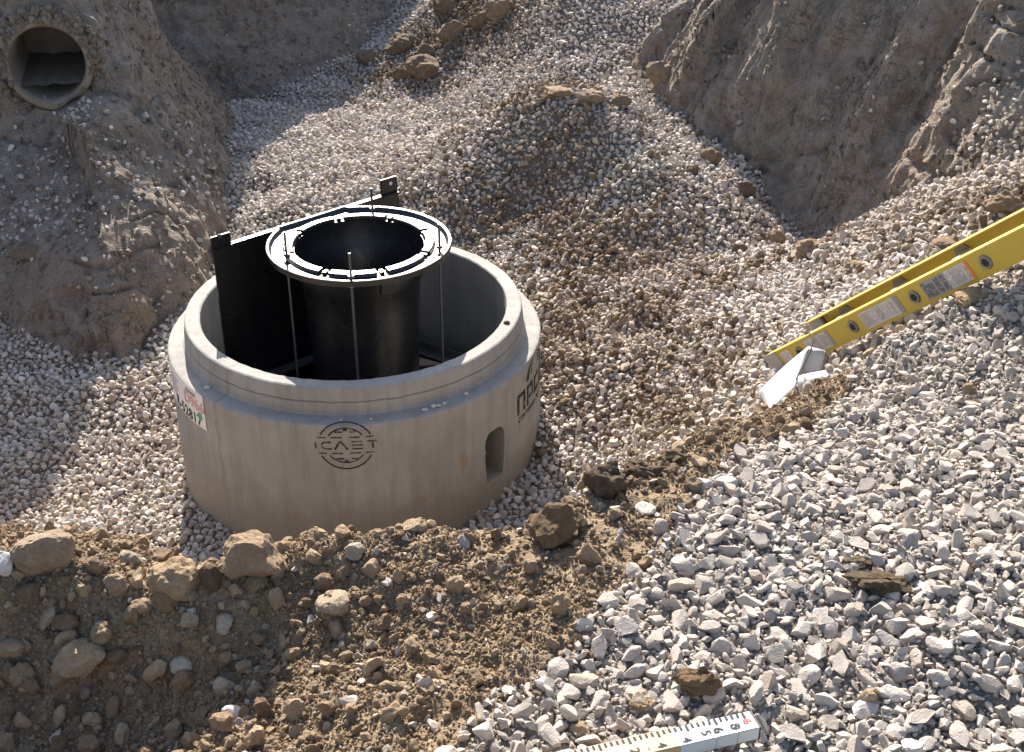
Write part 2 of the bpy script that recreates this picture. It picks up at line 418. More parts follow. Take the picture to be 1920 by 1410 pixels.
# dirt / crushed stone border on the foreground bank
BORDER = [(-.40, .9), (-.12, 1.5), (.0, 1.66), (.13, 1.84), (.29, 2.14), (.42, 2.37), (.60, 2.62), (.86, 2.86), (1.0, 3.2), (1.1, 3.8)]
def stone_side(x, y):
    d, _ = polydist(x, y, BORDER)
    d = -d + .05 * fbm2(x, y, .3, 3, 91)
    return sstep(-.03, .05, d)

PIPE_R = .188
PIPE_C = np.array([-2.40, 6.72, -.40])
PIPE_AX = np.array([.20, -.97, .06]); PIPE_AX = PIPE_AX / np.linalg.norm(PIPE_AX)
ground = build_ground()

# ------------------------------------------------------------------ stones
def stone_mesh(name, seed, sub=2, cuts=8, squash=(1, .8, .6), rough=.05, cutd=(.62, .9)):
    rnd = np.random.RandomState(seed)
    bm = bmesh.new(); bmesh.ops.create_icosphere(bm, subdivisions=sub, radius=1.0)
    P = np.array([v.co[:] for v in bm.verts])
    for _ in range(cuts):
        n = rnd.normal(size=3); n /= np.linalg.norm(n); d = rnd.uniform(*cutd)
        ex = np.maximum(P @ n - d, 0); P = P - ex[:, None] * n
    if rough:
        k = rnd.uniform(0, 50, 3)
        r = 1 + rough * vn3(P[:, 0] * 2.3 + k[0], P[:, 1] * 2.3 + k[1], P[:, 2] * 2.3 + k[2], seed) + rough * .6 * vn3(P[:, 0] * 5 + k[0], P[:, 1] * 5, P[:, 2] * 5, seed + 1)
        P = P * r[:, None]
    P = P * np.array(squash) * rnd.uniform(.85, 1.15, 3)
    for v, p in zip(bm.verts, P): v.co = p
    me = bpy.data.meshes.new(name); bm.to_mesh(me); bm.free()
    return me

def proto_set(prefix, n, mat, seed, **kw):
    c = bpy.data.collections.new(prefix)
    for i in range(n):
        me = stone_mesh(prefix, seed + i, **kw); me.materials.append(mat)
        c.objects.link(bpy.data.objects.new(prefix, me))
    return c

def gn_scatter(name, coll, pos, rot, scl, tint, seed, label, cat):
    me = bpy.data.meshes.new(name); n = len(pos)
    me.vertices.add(n); me.vertices.foreach_set('co', np.asarray(pos, np.float32).ravel())
    for nm, tp, dat in (('rot', 'FLOAT_VECTOR', rot), ('scl', 'FLOAT_VECTOR', scl)):
        a = me.attributes.new(nm, tp, 'POINT'); a.data.foreach_set('vector', np.asarray(dat, np.float32).ravel())
    a = me.attributes.new('tint', 'FLOAT_COLOR', 'POINT')
    a.data.foreach_set('color', np.concatenate([tint, np.ones((n, 1))], 1).astype(np.float32).ravel())
    k = me.attributes.new('pick', 'INT', 'POINT'); k.data.foreach_set('value', np.random.RandomState(seed).randint(0, 1000, n).astype(np.int32))
    o = link(name, me)
    ng = bpy.data.node_groups.new(name, 'GeometryNodeTree')
    ng.interface.new_socket('Geometry', in_out='INPUT', socket_type='NodeSocketGeometry')
    ng.interface.new_socket('Geometry', in_out='OUTPUT', socket_type='NodeSocketGeometry')
    N, L = ng.nodes, ng.links
    gi = N.new('NodeGroupInput'); go = N.new('NodeGroupOutput')
    ci = N.new('GeometryNodeCollectionInfo'); ci.inputs['Collection'].default_value = coll
    ci.inputs['Separate Children'].default_value = True; ci.inputs['Reset Children'].default_value = True
    ip = N.new('GeometryNodeInstanceOnPoints'); ip.inputs['Pick Instance'].default_value = True
    def attr(nm, tp):
        a = N.new('GeometryNodeInputNamedAttribute'); a.data_type = tp; a.inputs[0].default_value = nm
        return [s for s in a.outputs if s.enabled][0]
    L.new(gi.outputs[0], ip.inputs['Points']); L.new(ci.outputs[0], ip.inputs['Instance'])
    L.new(attr('pick', 'INT'), ip.inputs['Instance Index'])
    e2r = N.new('FunctionNodeEulerToRotation'); L.new(attr('rot', 'FLOAT_VECTOR'), e2r.inputs[0])
    L.new(e2r.outputs[0], ip.inputs['Rotation'])
    L.new(attr('scl', 'FLOAT_VECTOR'), ip.inputs['Scale'])
    L.new(ip.outputs[0], go.inputs[0])
    md = o.modifiers.new('scatter', 'NODES'); md.node_group = ng
    return tag(o, label, cat, None, 'stuff')

def dart(cands, sizes, pack):
    """keep candidates (largest first) that do not crowd earlier ones; numpy grid hash"""
    order = np.argsort(-sizes); cell = float(sizes.max()) * pack
    grid = {}; keep = []
    for i in order:
        x, y = cands[i]; s = sizes[i]; cx, cy = int(x // cell), int(y // cell); ok = True
        for gx in (cx - 1, cx, cx + 1):
            for gy in (cy - 1, cy, cy + 1):
                for (ox, oy, os_) in grid.get((gx, gy), ()):
                    dd = (s + os_) * .5 * pack
                    if (x - ox) ** 2 + (y - oy) ** 2 < dd * dd: ok = False; break
                if not ok: break
            if not ok: break
        if ok:
            grid.setdefault((cx, cy), []).append((x, y, s)); keep.append(i)
    return np.array(keep)

def normals(x, y, e=.02):
    nx = -(height(x + e, y) - height(x - e, y)) / (2 * e); ny = -(height(x, y + e) - height(x, y - e)) / (2 * e)
    n = np.stack([nx, ny, np.ones_like(nx)], -1)
    return n / np.linalg.norm(n, axis=1)[:, None]

def rand_euler(rs, n, flat=False):
    r = rs.uniform(0, 2 * math.pi, (n, 3))
    if flat: r[:, 0] = rs.normal(0, .45, n); r[:, 1] = rs.normal(0, .45, n)
    return r

def palette(rs, n, cols, probs, jit=.10):
    cols = np.array(cols); k = rs.choice(len(cols), n, p=np.array(probs) / sum(probs))
    c = cols[k] * rs.normal(1, jit, (n, 1)) * rs.normal(1, .009, (n, 3))
    return np.clip(c, .01, .85)

PIT_COL = [(.53, .47, .415), (.59, .54, .485), (.46, .39, .325), (.64, .60, .56), (.39, .335, .285), (.43, .415, .40)]
PIT_P = [3, 3, 2, 2, 1, 1]
CRU_COL = [(.415, .372, .33), (.47, .422, .375), (.35, .315, .282), (.445, .38, .317), (.52, .47, .42)]
CRU_P = [3, 3, 1.5, 1.5, 1.2]
SOIL_COL = [(.41, .305, .20), (.335, .245, .158), (.47, .36, .245), (.25, .178, .112), (.465, .40, .325)]
SOIL_P = [3, 3, 2, 1.3, .7]

def pit_density(x, y):
    """how densely the pit gravel lies (0..1); dirt patches and cut banks are barer"""
    F, P, L, B, R = parts_height(x, y)
    g = sstep(-.03, .02, F - np.maximum(np.maximum(P, L), np.maximum(B, R)))
    def blob(cx, cy, rx, ry, a=0.0):
        ca, sa = math.cos(a), math.sin(a); dx, dy = x - cx, y - cy
        return np.exp(-(((dx * ca + dy * sa) / rx) ** 2 + ((-dx * sa + dy * ca) / ry) ** 2))
    n = fbm2(x, y, .28, 3, 101)
    bare = .95 * blob(-.02, 6.25, .30, .20) + .8 * blob(.33, 5.75, .30, .16, .3) + .5 * blob(.25, 5.1, .25, .3) + .7 * blob(1.45, 5.9, .14, .22) + .9 * blob(-.55, 9.35, .45, .35) + .6 * blob(-.1, 9.3, .35, .4)
    g = g * np.clip(1.0 - np.clip(bare * (1 + .9 * n) - .15, 0, 1) * 1.0, .06, 1)
    rr = np.hypot(x - RING[0], y - RING[1])
    g = np.where(rr < .735, 0, g)
    # sparse stones spilled on the banks
    sp = .06 * blob(-2.05, 6.15, .55, .22, -.3) + .08 * blob(-1.6, 6.6, .2, .5) + .30 * blob(-2.26, 6.5, .10, .08) + .004 * (L > F) * (y < 7) + .10 * blob(.9, 8.6, .3, .7) + .004 * (R > F) + .25 * blob(2.05, 5.2, .2, .35)
    sp = sp + .10 * blob(-2.5, 6.0, .3, .15) + .25 * blob(-.5, 9.6, .5, .4)
    return np.clip(np.maximum(g, sp), 0, 1)

def dirt_mask(x, y):
    """soil mixed into the gravel: the face of the mound and the slope to the ladder"""
    def blob(cx, cy, rx, ry, a=0.0):
        ca, sa = math.cos(a), math.sin(a); dx, dy = x - cx, y - cy
        return np.exp(-(((dx * ca + dy * sa) / rx) ** 2 + ((-dx * sa + dy * ca) / ry) ** 2))
    m = .9 * blob(.0, 6.35, .50, .32) + .8 * blob(.38, 5.75, .42, .26, .3) + .7 * blob(.28, 5.15, .3, .35) + .6 * blob(.65, 4.35, .25, .5) + .8 * blob(.25, 7.05, .5, .14) + .7 * blob(1.15, 5.3, .35, .22) + .5 * blob(-.35, 5.6, .35, .25)
    m = m + .8 * blob(-.5, 9.3, .5, .4) + .5 * blob(-.1, 9.2, .4, .4) + .6 * blob(1.65, 4.4, .3, .2)
    return np.clip(m * (1 + 1.1 * fbm2(x, y, .22, 3, 131)), 0, 1)

def scatter_pit():
    rs = np.random.RandomState(7)
    pos, rot, scl, tint = [], [], [], []
    for layer, (n, s0, s1, pk, lift) in enumerate(((400000, .014, .034, .72, .10), (145000, .017, .037, .95, .42), (145000, .007, .013, .9, .30))):
        y = np.sqrt(rs.uniform(2.3 ** 2, 10.9 ** 2, n)); x = rs.uniform(-1, 1, n) * (.42 * y + 1.1)
        d = pit_density(x, y)
        k = rs.uniform(0, 1, n) < d
        if layer == 1: k &= rs.uniform(0, 1, n) < .75
        x, y = x[k], y[k]
        s = rs.uniform(s0, s1, len(x)) * np.where(rs.uniform(0, 1, len(x)) < .06, 1.35, 1)
        kp = dart(np.stack([x, y], 1), s, pk); x, y, s = x[kp], y[kp], s[kp]
        z = height(x, y)
        q = np.stack([x, y, z], 1) - PIPE_C; al = q @ PIPE_AX; ok = ~((np.linalg.norm(q - al[:, None] * PIPE_AX, axis=1) < PIPE_R + .05) & (al < .06))
        ok &= ~((np.linalg.norm(q - al[:, None] * PIPE_AX, axis=1) < PIPE_R + .02) & (np.abs(al) < .3))
        x, y, s, z = x[ok], y[ok], s[ok], z[ok]; nn = normals(x, y)
        p = np.stack([x, y, z], 1) + nn * (s * lift)[:, None]
        pos.append(p); rot.append(rand_euler(rs, len(x), layer != 1))
        scl.append(np.repeat((s * .5)[:, None], 3, 1)); c = palette(rs, len(x), PIT_COL, PIT_P)
        # dusty brown tint where soil is mixed in
        br = np.clip(fbm2(x, y, .5, 3, 111) * .8 - .05 + 1.1 * dirt_mask(x, y), 0, .9)[:, None]
        c = c * (1 - br * .75) + np.array([.32, .235, .155]) * br * .75
        wh = np.exp(-((x - .8) / .35) ** 2 - ((y - 6.45) / .5) ** 2)[:, None] * .35 + np.exp(-((x + .9) / .6) ** 2 - ((y - 7.6) / .7) ** 2)[:, None] * .15
        c = c * (1 - wh) + np.array([.66, .63, .59]) * wh
        tint.append(c)
    col = proto_set('pit_stone', 14, M['gravel'], 200, sub=3, cuts=9, squash=(1, .80, .64), rough=.05, cutd=(.52, .85))
    gn_scatter('gravel', col, np.concatenate(pos), np.concatenate(rot), np.concatenate(scl), np.concatenate(tint), 3,
               'pale tan drain gravel covering the pit floor and mounds', 'gravel')
    print('pit gravel', sum(map(len, pos)))

def scatter_bank():
    """crushed limestone and soil crumbs of the foreground bank; the largest stones become objects"""
    rs = np.random.RandomState(11)
    def region(n, y0=1.15, y1=3.45):
        y = np.sqrt(rs.uniform(y0 ** 2, y1 ** 2, n)); x = rs.uniform(-1, 1, n) * (.42 * y + 1.1)
        yc = np.interp(x, CREST[:, 0], CREST[:, 1]); k = y < yc + .35
        return x[k], y[k]
    col = proto_set('crushed_stone_piece', 14, M['crushed'], 300, sub=3, cuts=12, squash=(1, .78, .58), rough=.03, cutd=(.42, .78))
    pos, rot, scl, tint = [], [], [], []; big = []
    for n, s0, s1, pk, lift, ex in ((80000, .026, .060, .74, .12, 2.6), (170000, .014, .030, .72, .20, 1.3), (260000, .005, .013, .8, .30, 1)):
        x, y = region(n)
        d = stone_side(x, y); k = rs.uniform(0, 1, len(x)) < np.maximum(d, .0025 if s0 > .025 else .006); x, y = x[k], y[k]
        s = s0 + (s1 - s0) * rs.uniform(0, 1, len(x)) ** ex
        s = s * np.interp(y, [1.6, 2.0, 2.6, 3.2], [1.0, .95, .78, .70])
        kp = dart(np.stack([x, y], 1), s, pk); x, y, s = x[kp], y[kp], s[kp]
        z = height(x, y); nn = normals(x, y)
        p = np.stack([x, y, z], 1) + nn * (s * lift)[:, None]
        r = rand_euler(rs, len(x)); r[:, :2] = rs.normal(0, .5, (len(x), 2))
        c = palette(rs, len(x), CRU_COL, CRU_P, .08)
        if s0 > .025:
            dep = y * .866 + .8
            vis = (np.abs(x) < .388 * dep) & (y > 1.52) & (d[k][kp] > .0)
            app = np.where(vis, s / dep, 0); o = np.argsort(-app)[:300]
            sel = np.zeros(len(x), bool); sel[o] = True
            big = [(p[i], r[i], s[i], c[i]) for i in np.nonzero(sel)[0]]
            p, r, s, c = p[~sel], r[~sel], s[~sel], c[~sel]
        pos.append(p); rot.append(r); scl.append(np.repeat((s * .5)[:, None], 3, 1) * rs.uniform(.85, 1.2, (len(s), 3))); tint.append(c)
    gn_scatter('crushed_stone_gravel', col, np.concatenate(pos), np.concatenate(rot), np.concatenate(scl), np.concatenate(tint), 5,
               'smaller pale grey crushed limestone spread over the bank', 'gravel')
    print('crushed', sum(map(len, pos)), len(big))
    protos = []
    for i in range(12):
        me = stone_mesh('crushed_stone', 300 + i, 3, 12, (1, .78, .58), .03, (.42, .78)); me.materials.append(M['stone_obj']); protos.append(me)
    for p, r, s, c in big:
        o = link('crushed_stone', protos[rs.randint(12)], None, None, p)
        o.rotation_euler = r; o.scale = tuple(s * .5 * rs.uniform(.9, 1.2, 3)); o['tint'] = tuple(float(v) for v in c)
        tone = 'whitish' if sum(c) > 1.30 else ('dark grey' if sum(c) < .96 else ('warm beige' if c[0] / c[2] > 1.26 else 'pale grey'))
        wh = ('beside the white levelling rod' if math.hypot(p[0] - .25, p[1] - 1.56) < .22 else 'around the dark flat soil cake' if math.hypot(p[0] - .67, p[1] - 1.96) < .2 else
              'near the round split soil clod' if math.hypot(p[0] - .31, p[1] - 1.69) < .15 else 'on the slope below the yellow ladder' if p[1] > 2.5 else
              'at the border with the brown soil' if p[0] < .30 + (p[1] - 2.0) * .6 else 'on the open limestone bank')
        tag(o, tone + ' angular crushed limestone ' + wh, 'stone', 'large crushed stones on the bank')
    # soil crumbs
    colS = proto_set('soil_crumb', 12, M['soil'], 400, sub=3, cuts=8, squash=(1, .85, .72), rough=.2, cutd=(.5, .85))
    pos, rot, scl, tint = [], [], [], []; bigs = []
    for n, s0, s1, pk, lift, ex in ((14000, .022, .056, .95, .16, 2.0), (62000, .009, .022, .80, .12, 2.2), (430000, .0035, .009, .72, .15, 1)):
        x, y = region(n)
        d = 1 - stone_side(x, y)
        cl = np.clip((.16 if s0 > .02 else .62) + (.3 if s0 > .02 else 1.0) * fbm2(x, y, .3, 3, 121) + (1.1 if s0 > .02 else 1.6) * np.exp(-((x + .85) / .45) ** 2 - ((y - 1.93) / .22) ** 2), .08, 1)
        k = rs.uniform(0, 1, len(x)) < np.maximum(d, .035) * cl; x, y = x[k], y[k]
        s = s0 + (s1 - s0) * rs.uniform(0, 1, len(x)) ** ex
        kp = dart(np.stack([x, y], 1), s, pk); x, y, s = x[kp], y[kp], s[kp]
        z = height(x, y); nn = normals(x, y)
        p = np.stack([x, y, z], 1) + nn * (s * lift)[:, None]; r = rand_euler(rs, len(x)); c = palette(rs, len(x), SOIL_COL, SOIL_P)
        if s0 > .02:
            dep = y * .866 + .8; vis = (np.abs(x) < .388 * dep) & (y > 1.52)
            app = np.where(vis, s / dep, 0); o = np.argsort(-app)[:260]
            sel = np.zeros(len(x), bool); sel[o] = True
            bigs = [(p[i], r[i], s[i], c[i]) for i in np.nonzero(sel)[0]]
            p, r, s, c = p[~sel], r[~sel], s[~sel], c[~sel]
        pos.append(p); rot.append(r); scl.append(np.repeat((s * .5)[:, None], 3, 1)); tint.append(c)
    gn_scatter('soil_crumbs', colS, np.concatenate(pos), np.concatenate(rot), np.concatenate(scl), np.concatenate(tint), 6,
               'crumbly brown soil and grit strewn over the spoil bank', 'soil')
    print('soil', sum(map(len, pos)), len(bigs))
    protos = []
    for i in range(10):
        me = stone_mesh('soil_clod', 500 + i, 3, 8, (1, .85, .7), .2, (.5, .85)); me.materials.append(M['soil_obj']); protos.append(me)
    for p, r, s, c in bigs:
        o = link('soil_clod', protos[rs.randint(10)], None, None, p)
        o.rotation_euler = r; o.scale = (s * .5,) * 3; o['tint'] = tuple(float(v) for v in c)
        wh = ('in the shaded hollow under the boulders' if p[0] < -.4 and p[1] > 1.78 else 'below the hollow at the foot of the spoil' if p[0] < -.4 else
              'along the spoil crest before the ring' if p[1] > 2.0 and p[0] < .1 else 'on the soil strip towards the ladder' if p[1] > 2.0 else 'on the open soil slope')
        tag(o, ('small dark brown soil clod ' if sum(c) < .82 else 'small tan soil clod ') + wh, 'clod', 'small soil clods on the bank')

def scatter_cut_faces():
    """crumbs clinging to the cut banks (placed on the built surface) and soil mixed into the pit gravel"""
    rs = np.random.RandomState(23)
    co, nn, w = FACE_POINTS
    k = rs.choice(len(co), 36000, p=w / w.sum()); p = co[k] + rs.normal(0, .004, (len(k), 3)); s = .006 + .034 * rs.uniform(0, 1, len(k)) ** 4.5
    p = p + nn[k] * (s * .08)[:, None]
    c = palette(rs, len(k), [(.34, .29, .235), (.29, .245, .195), (.39, .335, .275), (.24, .195, .155), (.36, .29, .23)], [3, 2, 2, .6, 1])
    n = 130000; y = np.sqrt(rs.uniform(3.4 ** 2, 10.2 ** 2, n)); x = rs.uniform(-1, 1, n) * (.42 * y + .4)
    F, P, L, B, R = parts_height(x, y)
    m = dirt_mask(x, y) * (F > np.maximum(np.maximum(P, L), np.maximum(B, R)) - .02)
    kk = (rs.uniform(0, 1, n) < m) & (np.hypot(x - RING[0], y - RING[1]) > .78); x, y = x[kk], y[kk]
    s2 = .007 + .040 * rs.uniform(0, 1, len(x)) ** 3.5
    p2 = np.stack([x, y, height(x, y)], 1) + normals(x, y) * (.012 + s2 * .2)[:, None]
    c2 = palette(rs, len(x), [(.34, .255, .17), (.28, .205, .135), (.40, .315, .22), (.21, .155, .10)], [3, 2, 2, 1])
    col = proto_set('cut_bank_crumb', 10, M['soil'], 600, sub=3, cuts=8, squash=(1, .85, .7), rough=.2, cutd=(.5, .85))
    # soil caked round the pipe mouth
    a3 = rs.normal(math.pi / 2, 1.05, 700); axv = Vector(PIPE_AX); sv = axv.cross(Vector((0, 0, 1))).normalized(); uv = sv.cross(axv)
    r3 = PIPE_R + rs.uniform(.022, .09, 700); l3 = .065 - (r3 - PIPE_R) * .5 + rs.normal(0, .01, 700)
    p3 = PIPE_C + np.outer(r3 * np.cos(a3), np.array(sv)) + np.outer(r3 * np.sin(a3), np.array(uv)) + np.outer(l3, PIPE_AX)
    s3 = rs.uniform(.012, .05, 700); c3 = palette(rs, 700, [(.30, .25, .2), (.26, .215, .17), (.34, .29, .235)], [1, 1, 1])
    s = np.concatenate([s, s2, s3]); p = np.concatenate([p, p2, p3]); c = np.concatenate([c, c2, c3])
    gn_scatter('soil_rubble', col, p, rand_euler(rs, len(p)), np.repeat((s * .5)[:, None], 3, 1), c, 8, 'loose brown crumbs on the cut earth banks and gravel mounds', 'soil')
    print('rubble', len(p))

scatter_pit()
scatter_bank()
scatter_cut_faces()

# ------------------------------------------------------------------ mesh builder
class MB:
    def __init__(s): s.v = []; s.f = []
    def add(s, verts, faces, mat=None):
        n = len(s.v)
        for p in verts:
            p = Vector(p); s.v.append(mat @ p if mat is not None else p)
        s.f += [tuple(i + n for i in f) for f in faces]
        return s
    def box(s, c, d, mat=None):
        x, y, z = d[0] / 2, d[1] / 2, d[2] / 2
        vs_ = [Vector((c[0] + i * x, c[1] + j * y, c[2] + k * z)) for i in (-1, 1) for j in (-1, 1) for k in (-1, 1)]
        return s.add(vs_, [(0, 1, 3, 2), (4, 6, 7, 5), (0, 4, 5, 1), (2, 3, 7, 6), (0, 2, 6, 4), (1, 5, 7, 3)], mat)
    def lathe(s, prof, n=96, a0=0.0, a1=2 * math.pi, close_prof=False, mat=None):
        full = abs(a1 - a0 - 2 * math.pi) < 1e-6; m = n if full else n + 1; k = len(prof)
        vs_ = []
        for i in range(m):
            a = a0 + (a1 - a0) * i / n
            for r, z in prof: vs_.append((r * math.sin(a), -r * math.cos(a), z))
        fs = []
        for i in range(n):
            j = (i + 1) % m
            for q in range(k if close_prof else k - 1):
                q2 = (q + 1) % k
                fs.append((i * k + q, j * k + q, j * k + q2, i * k + q2))
        if close_prof and not full:
            fs.append(tuple(range(k))); fs.append(tuple((m - 1) * k + q for q in reversed(range(k))))
        return s.add(vs_, fs, mat)
    def tube(s, pts, r, n=10, cap=True):
        pts = [Vector(p) for p in pts]; rings = []
        base = len(s.v)
        for i, p in enumerate(pts):
            t = (pts[min(i + 1, len(pts) - 1)] - pts[max(i - 1, 0)]).normalized()
            u = t.orthogonal().normalized() if abs(t.z) > .9 else t.cross(Vector((0, 0, 1))).normalized()
            w = t.cross(u)
            rr = r[i] if isinstance(r, (list, tuple)) else r
            for k in range(n):
                a = 2 * math.pi * k / n; s.v.append(p + (u * math.cos(a) + w * math.sin(a)) * rr)
        for i in range(len(pts) - 1):
            for k in range(n):
                k2 = (k + 1) % n
                s.f.append((base + i * n + k, base + i * n + k2, base + (i + 1) * n + k2, base + (i + 1) * n + k))
        if cap:
            s.f.append(tuple(base + k for k in reversed(range(n)))); s.f.append(tuple(base + (len(pts) - 1) * n + k for k in range(n)))
        return s
    def prism(s, poly, z0, z1, mat=None):
        n = len(poly)
        return s.add([(x, y, z0) for x, y in poly] + [(x, y, z1) for x, y in poly],
                     [tuple(reversed(range(n))), tuple(range(n, 2 * n))] + [(i, (i + 1) % n, n + (i + 1) % n, n + i) for i in range(n)], mat)
    def mesh(s, name, bevel=0.0, smooth=None, segs=2):
        me = bpy.data.meshes.new(name); me.from_pydata([tuple(v) for v in s.v], [], s.f)
        bm = bmesh.new(); bm.from_mesh(me)
        bmesh.ops.recalc_face_normals(bm, faces=bm.faces)
        if bevel:
            ed = [e for e in bm.edges if len(e.link_faces) == 2 and e.calc_face_angle(0) > .6]
            bmesh.ops.bevel(bm, geom=ed, offset=bevel, segments=segs, affect='EDGES', clamp_overlap=True)
        if smooth is not None:
            for f in bm.faces: f.smooth = True
            for e in bm.edges:
                if len(e.link_faces) == 2 and e.calc_face_angle(0) > smooth: e.smooth = False
        bm.to_mesh(me); bm.free(); return me
    def build(s, name, mat, parent=None, bevel=0.0, smooth=None, loc=None):
        return link(name, s.mesh(name, bevel, smooth), mat, parent, loc)

def text_polys(body, size, align='CENTER', bold=0.0, spacing=1.0):
    """glyph triangles of a line of lettering, as 2-D points and faces"""
    cu = bpy.data.curves.new('lettering', 'FONT'); cu.body = body; cu.size = size; cu.align_x = align; cu.align_y = 'CENTER'
    cu.offset = bold; cu.space_character = spacing; cu.resolution_u = 3
    ob = bpy.data.objects.new('lettering', cu); COL.objects.link(ob)
    dg = bpy.context.evaluated_depsgraph_get(); dg.update()
    me = bpy.data.meshes.new_from_object(ob.evaluated_get(dg))
    bm = bmesh.new(); bm.from_mesh(me); bmesh.ops.triangulate(bm, faces=bm.faces)
    v = [(p.co.x, p.co.y) for p in bm.verts]; f = [tuple(q.index for q in fc.verts) for fc in bm.faces]
    bm.free(); bpy.data.objects.remove(ob); bpy.data.curves.remove(cu); bpy.data.meshes.remove(me)
    return v, f

def stroke(pts, w):
    """a painted stroke of width w along 2-D points"""
    pts = [Vector(p) for p in pts]; v = []
    for i, p in enumerate(pts):
        t = (pts[min(i + 1, len(pts) - 1)] - pts[max(i - 1, 0)]).normalized(); n = Vector((-t.y, t.x)) * (w / 2)
        v += [tuple(p + n), tuple(p - n)]
    return v, [(2 * i, 2 * i + 1, 2 * i + 3, 2 * i + 2) for i in range(len(pts) - 1)]
def arc_pts(cx, cy, r, a0, a1, n=24):
    return [(cx + r * math.sin(math.radians(a0 + (a1 - a0) * i / n)), cy + r * math.cos(math.radians(a0 + (a1 - a0) * i / n))) for i in range(n + 1)]
def line_pts(a, b, n=6):
    return [(a[0] + (b[0] - a[0]) * i / n, a[1] + (b[1] - a[1]) * i / n) for i in range(n + 1)]

M.update({
 'ink': mat_plain('stencil_paint', (.03, .028, .026), .8, .3, 60),
 'ink_faint': mat_plain('worn_stencil_paint', (.24, .22, .195), .85, .2, 60),
 'black_plastic': None,
 'steel': mat_plain('galvanised_steel', (.24, .24, .24), .45, .3, 60, spec=.5, metal=.8),
 'rod_steel': mat_plain('oily_threaded_steel', (.11, .11, .115), .5, .3, 80, spec=.5, metal=.6),
 'rusty': mat_plain('dark_steel', (.09, .075, .065), .6, .3, 60),
 'paper': mat_plain('label_paper', (.78, .74, .70), .7, .05, 12),
 'grey_print': mat_plain('grey_print', (.30, .29, .29), .8, .1, 30),
 'pink_ink': mat_plain('pink_marker', (.66, .36, .34), .8, .1, 30),
 'green_ink': mat_plain('green_sticker', (.06, .42, .22), .6, .2, 40),
 'red_ink': mat_plain('red_print', (.72, .06, .05), .6, .05, 40),
 'orange_ink': mat_plain('orange_print', (.75, .22, .05), .6, .05, 40),
 'wood': mat_plain('raw_wood', (.50, .36, .22), .8, .2, 20),
 'white_plastic': mat_plain('white_plastic', (.52, .51, .49), .42, .03, 8, spec=.5),
 'rod_white': mat_plain('rod_enamel', (.52, .54, .52), .45, .04, 10, spec=.5),
 'rod_cream': mat_plain('rod_cream_enamel', (.46, .30, .165), .5, .05, 10, spec=.5),
 'clay_pipe': mat_plain('dusty_concrete_pipe', (.25, .21, .165), .95, .4, 14, .9, spec=.15),
 'pipe_silt': mat_plain('pipe_silt', (.16, .135, .11), .95, .3, 20, .6),
})
def mat_black():
    t = NT('black_moulded_plastic'); o = t.obj()
    dust = t.ramp(t.noise(16, 6, .7, o), [(.5, (0, 0, 0)), (.8, (.35, .35, .35))])
    spk = t.ramp(t.noise(130, 3, .6, o), [(.60, (0, 0, 0)), (.70, (.55, .55, .55))])
    c = t.mix(dust, (.010, .010, .011), (.055, .05, .045)); c = t.mix(spk, c, (.05, .052, .058))
    r = t.ramp(t.noise(22, 4, .6, o), [(.3, (.24,) * 3), (.7, (.40,) * 3)])
    return t.out(c, r, t.bump(t.noise(90, 3, .6, o), .3, .004), .5)
M['black_plastic'] = mat_black()
def mat_stencil():
    t = NT('worn_black_stencil'); o = t.obj()
    w = t.ramp(t.noise(55, 5, .7, o), [(.50, (0, 0, 0)), (.68, (.75, .75, .75))])
    return t.out(t.mix(w, (.028, .026, .024), (.24, .225, .20)), .85, None, .2)
M['stencil'] = mat_stencil()
def mat_ladder():
    t = NT('yellow_fibreglass'); o = t.obj()
    n = t.noise(5, 5, .6, o)
    c = t.mix(n, (.46, .33, .035), (.53, .39, .06))
    sc = t.ramp(t.noise(40, 5, .7, o, .6), [(.55, (0, 0, 0)), (.72, (.7, .7, .7))])
    c = t.mix(sc, c, (.34, .26, .11))
    return t.out(c, t.ramp(n, [(.3, (.38,) * 3), (.7, (.55,) * 3)]), t.bump(t.noise(160, 2, .5, o), .08, .002), .45)
M['ladder'] = mat_ladder()

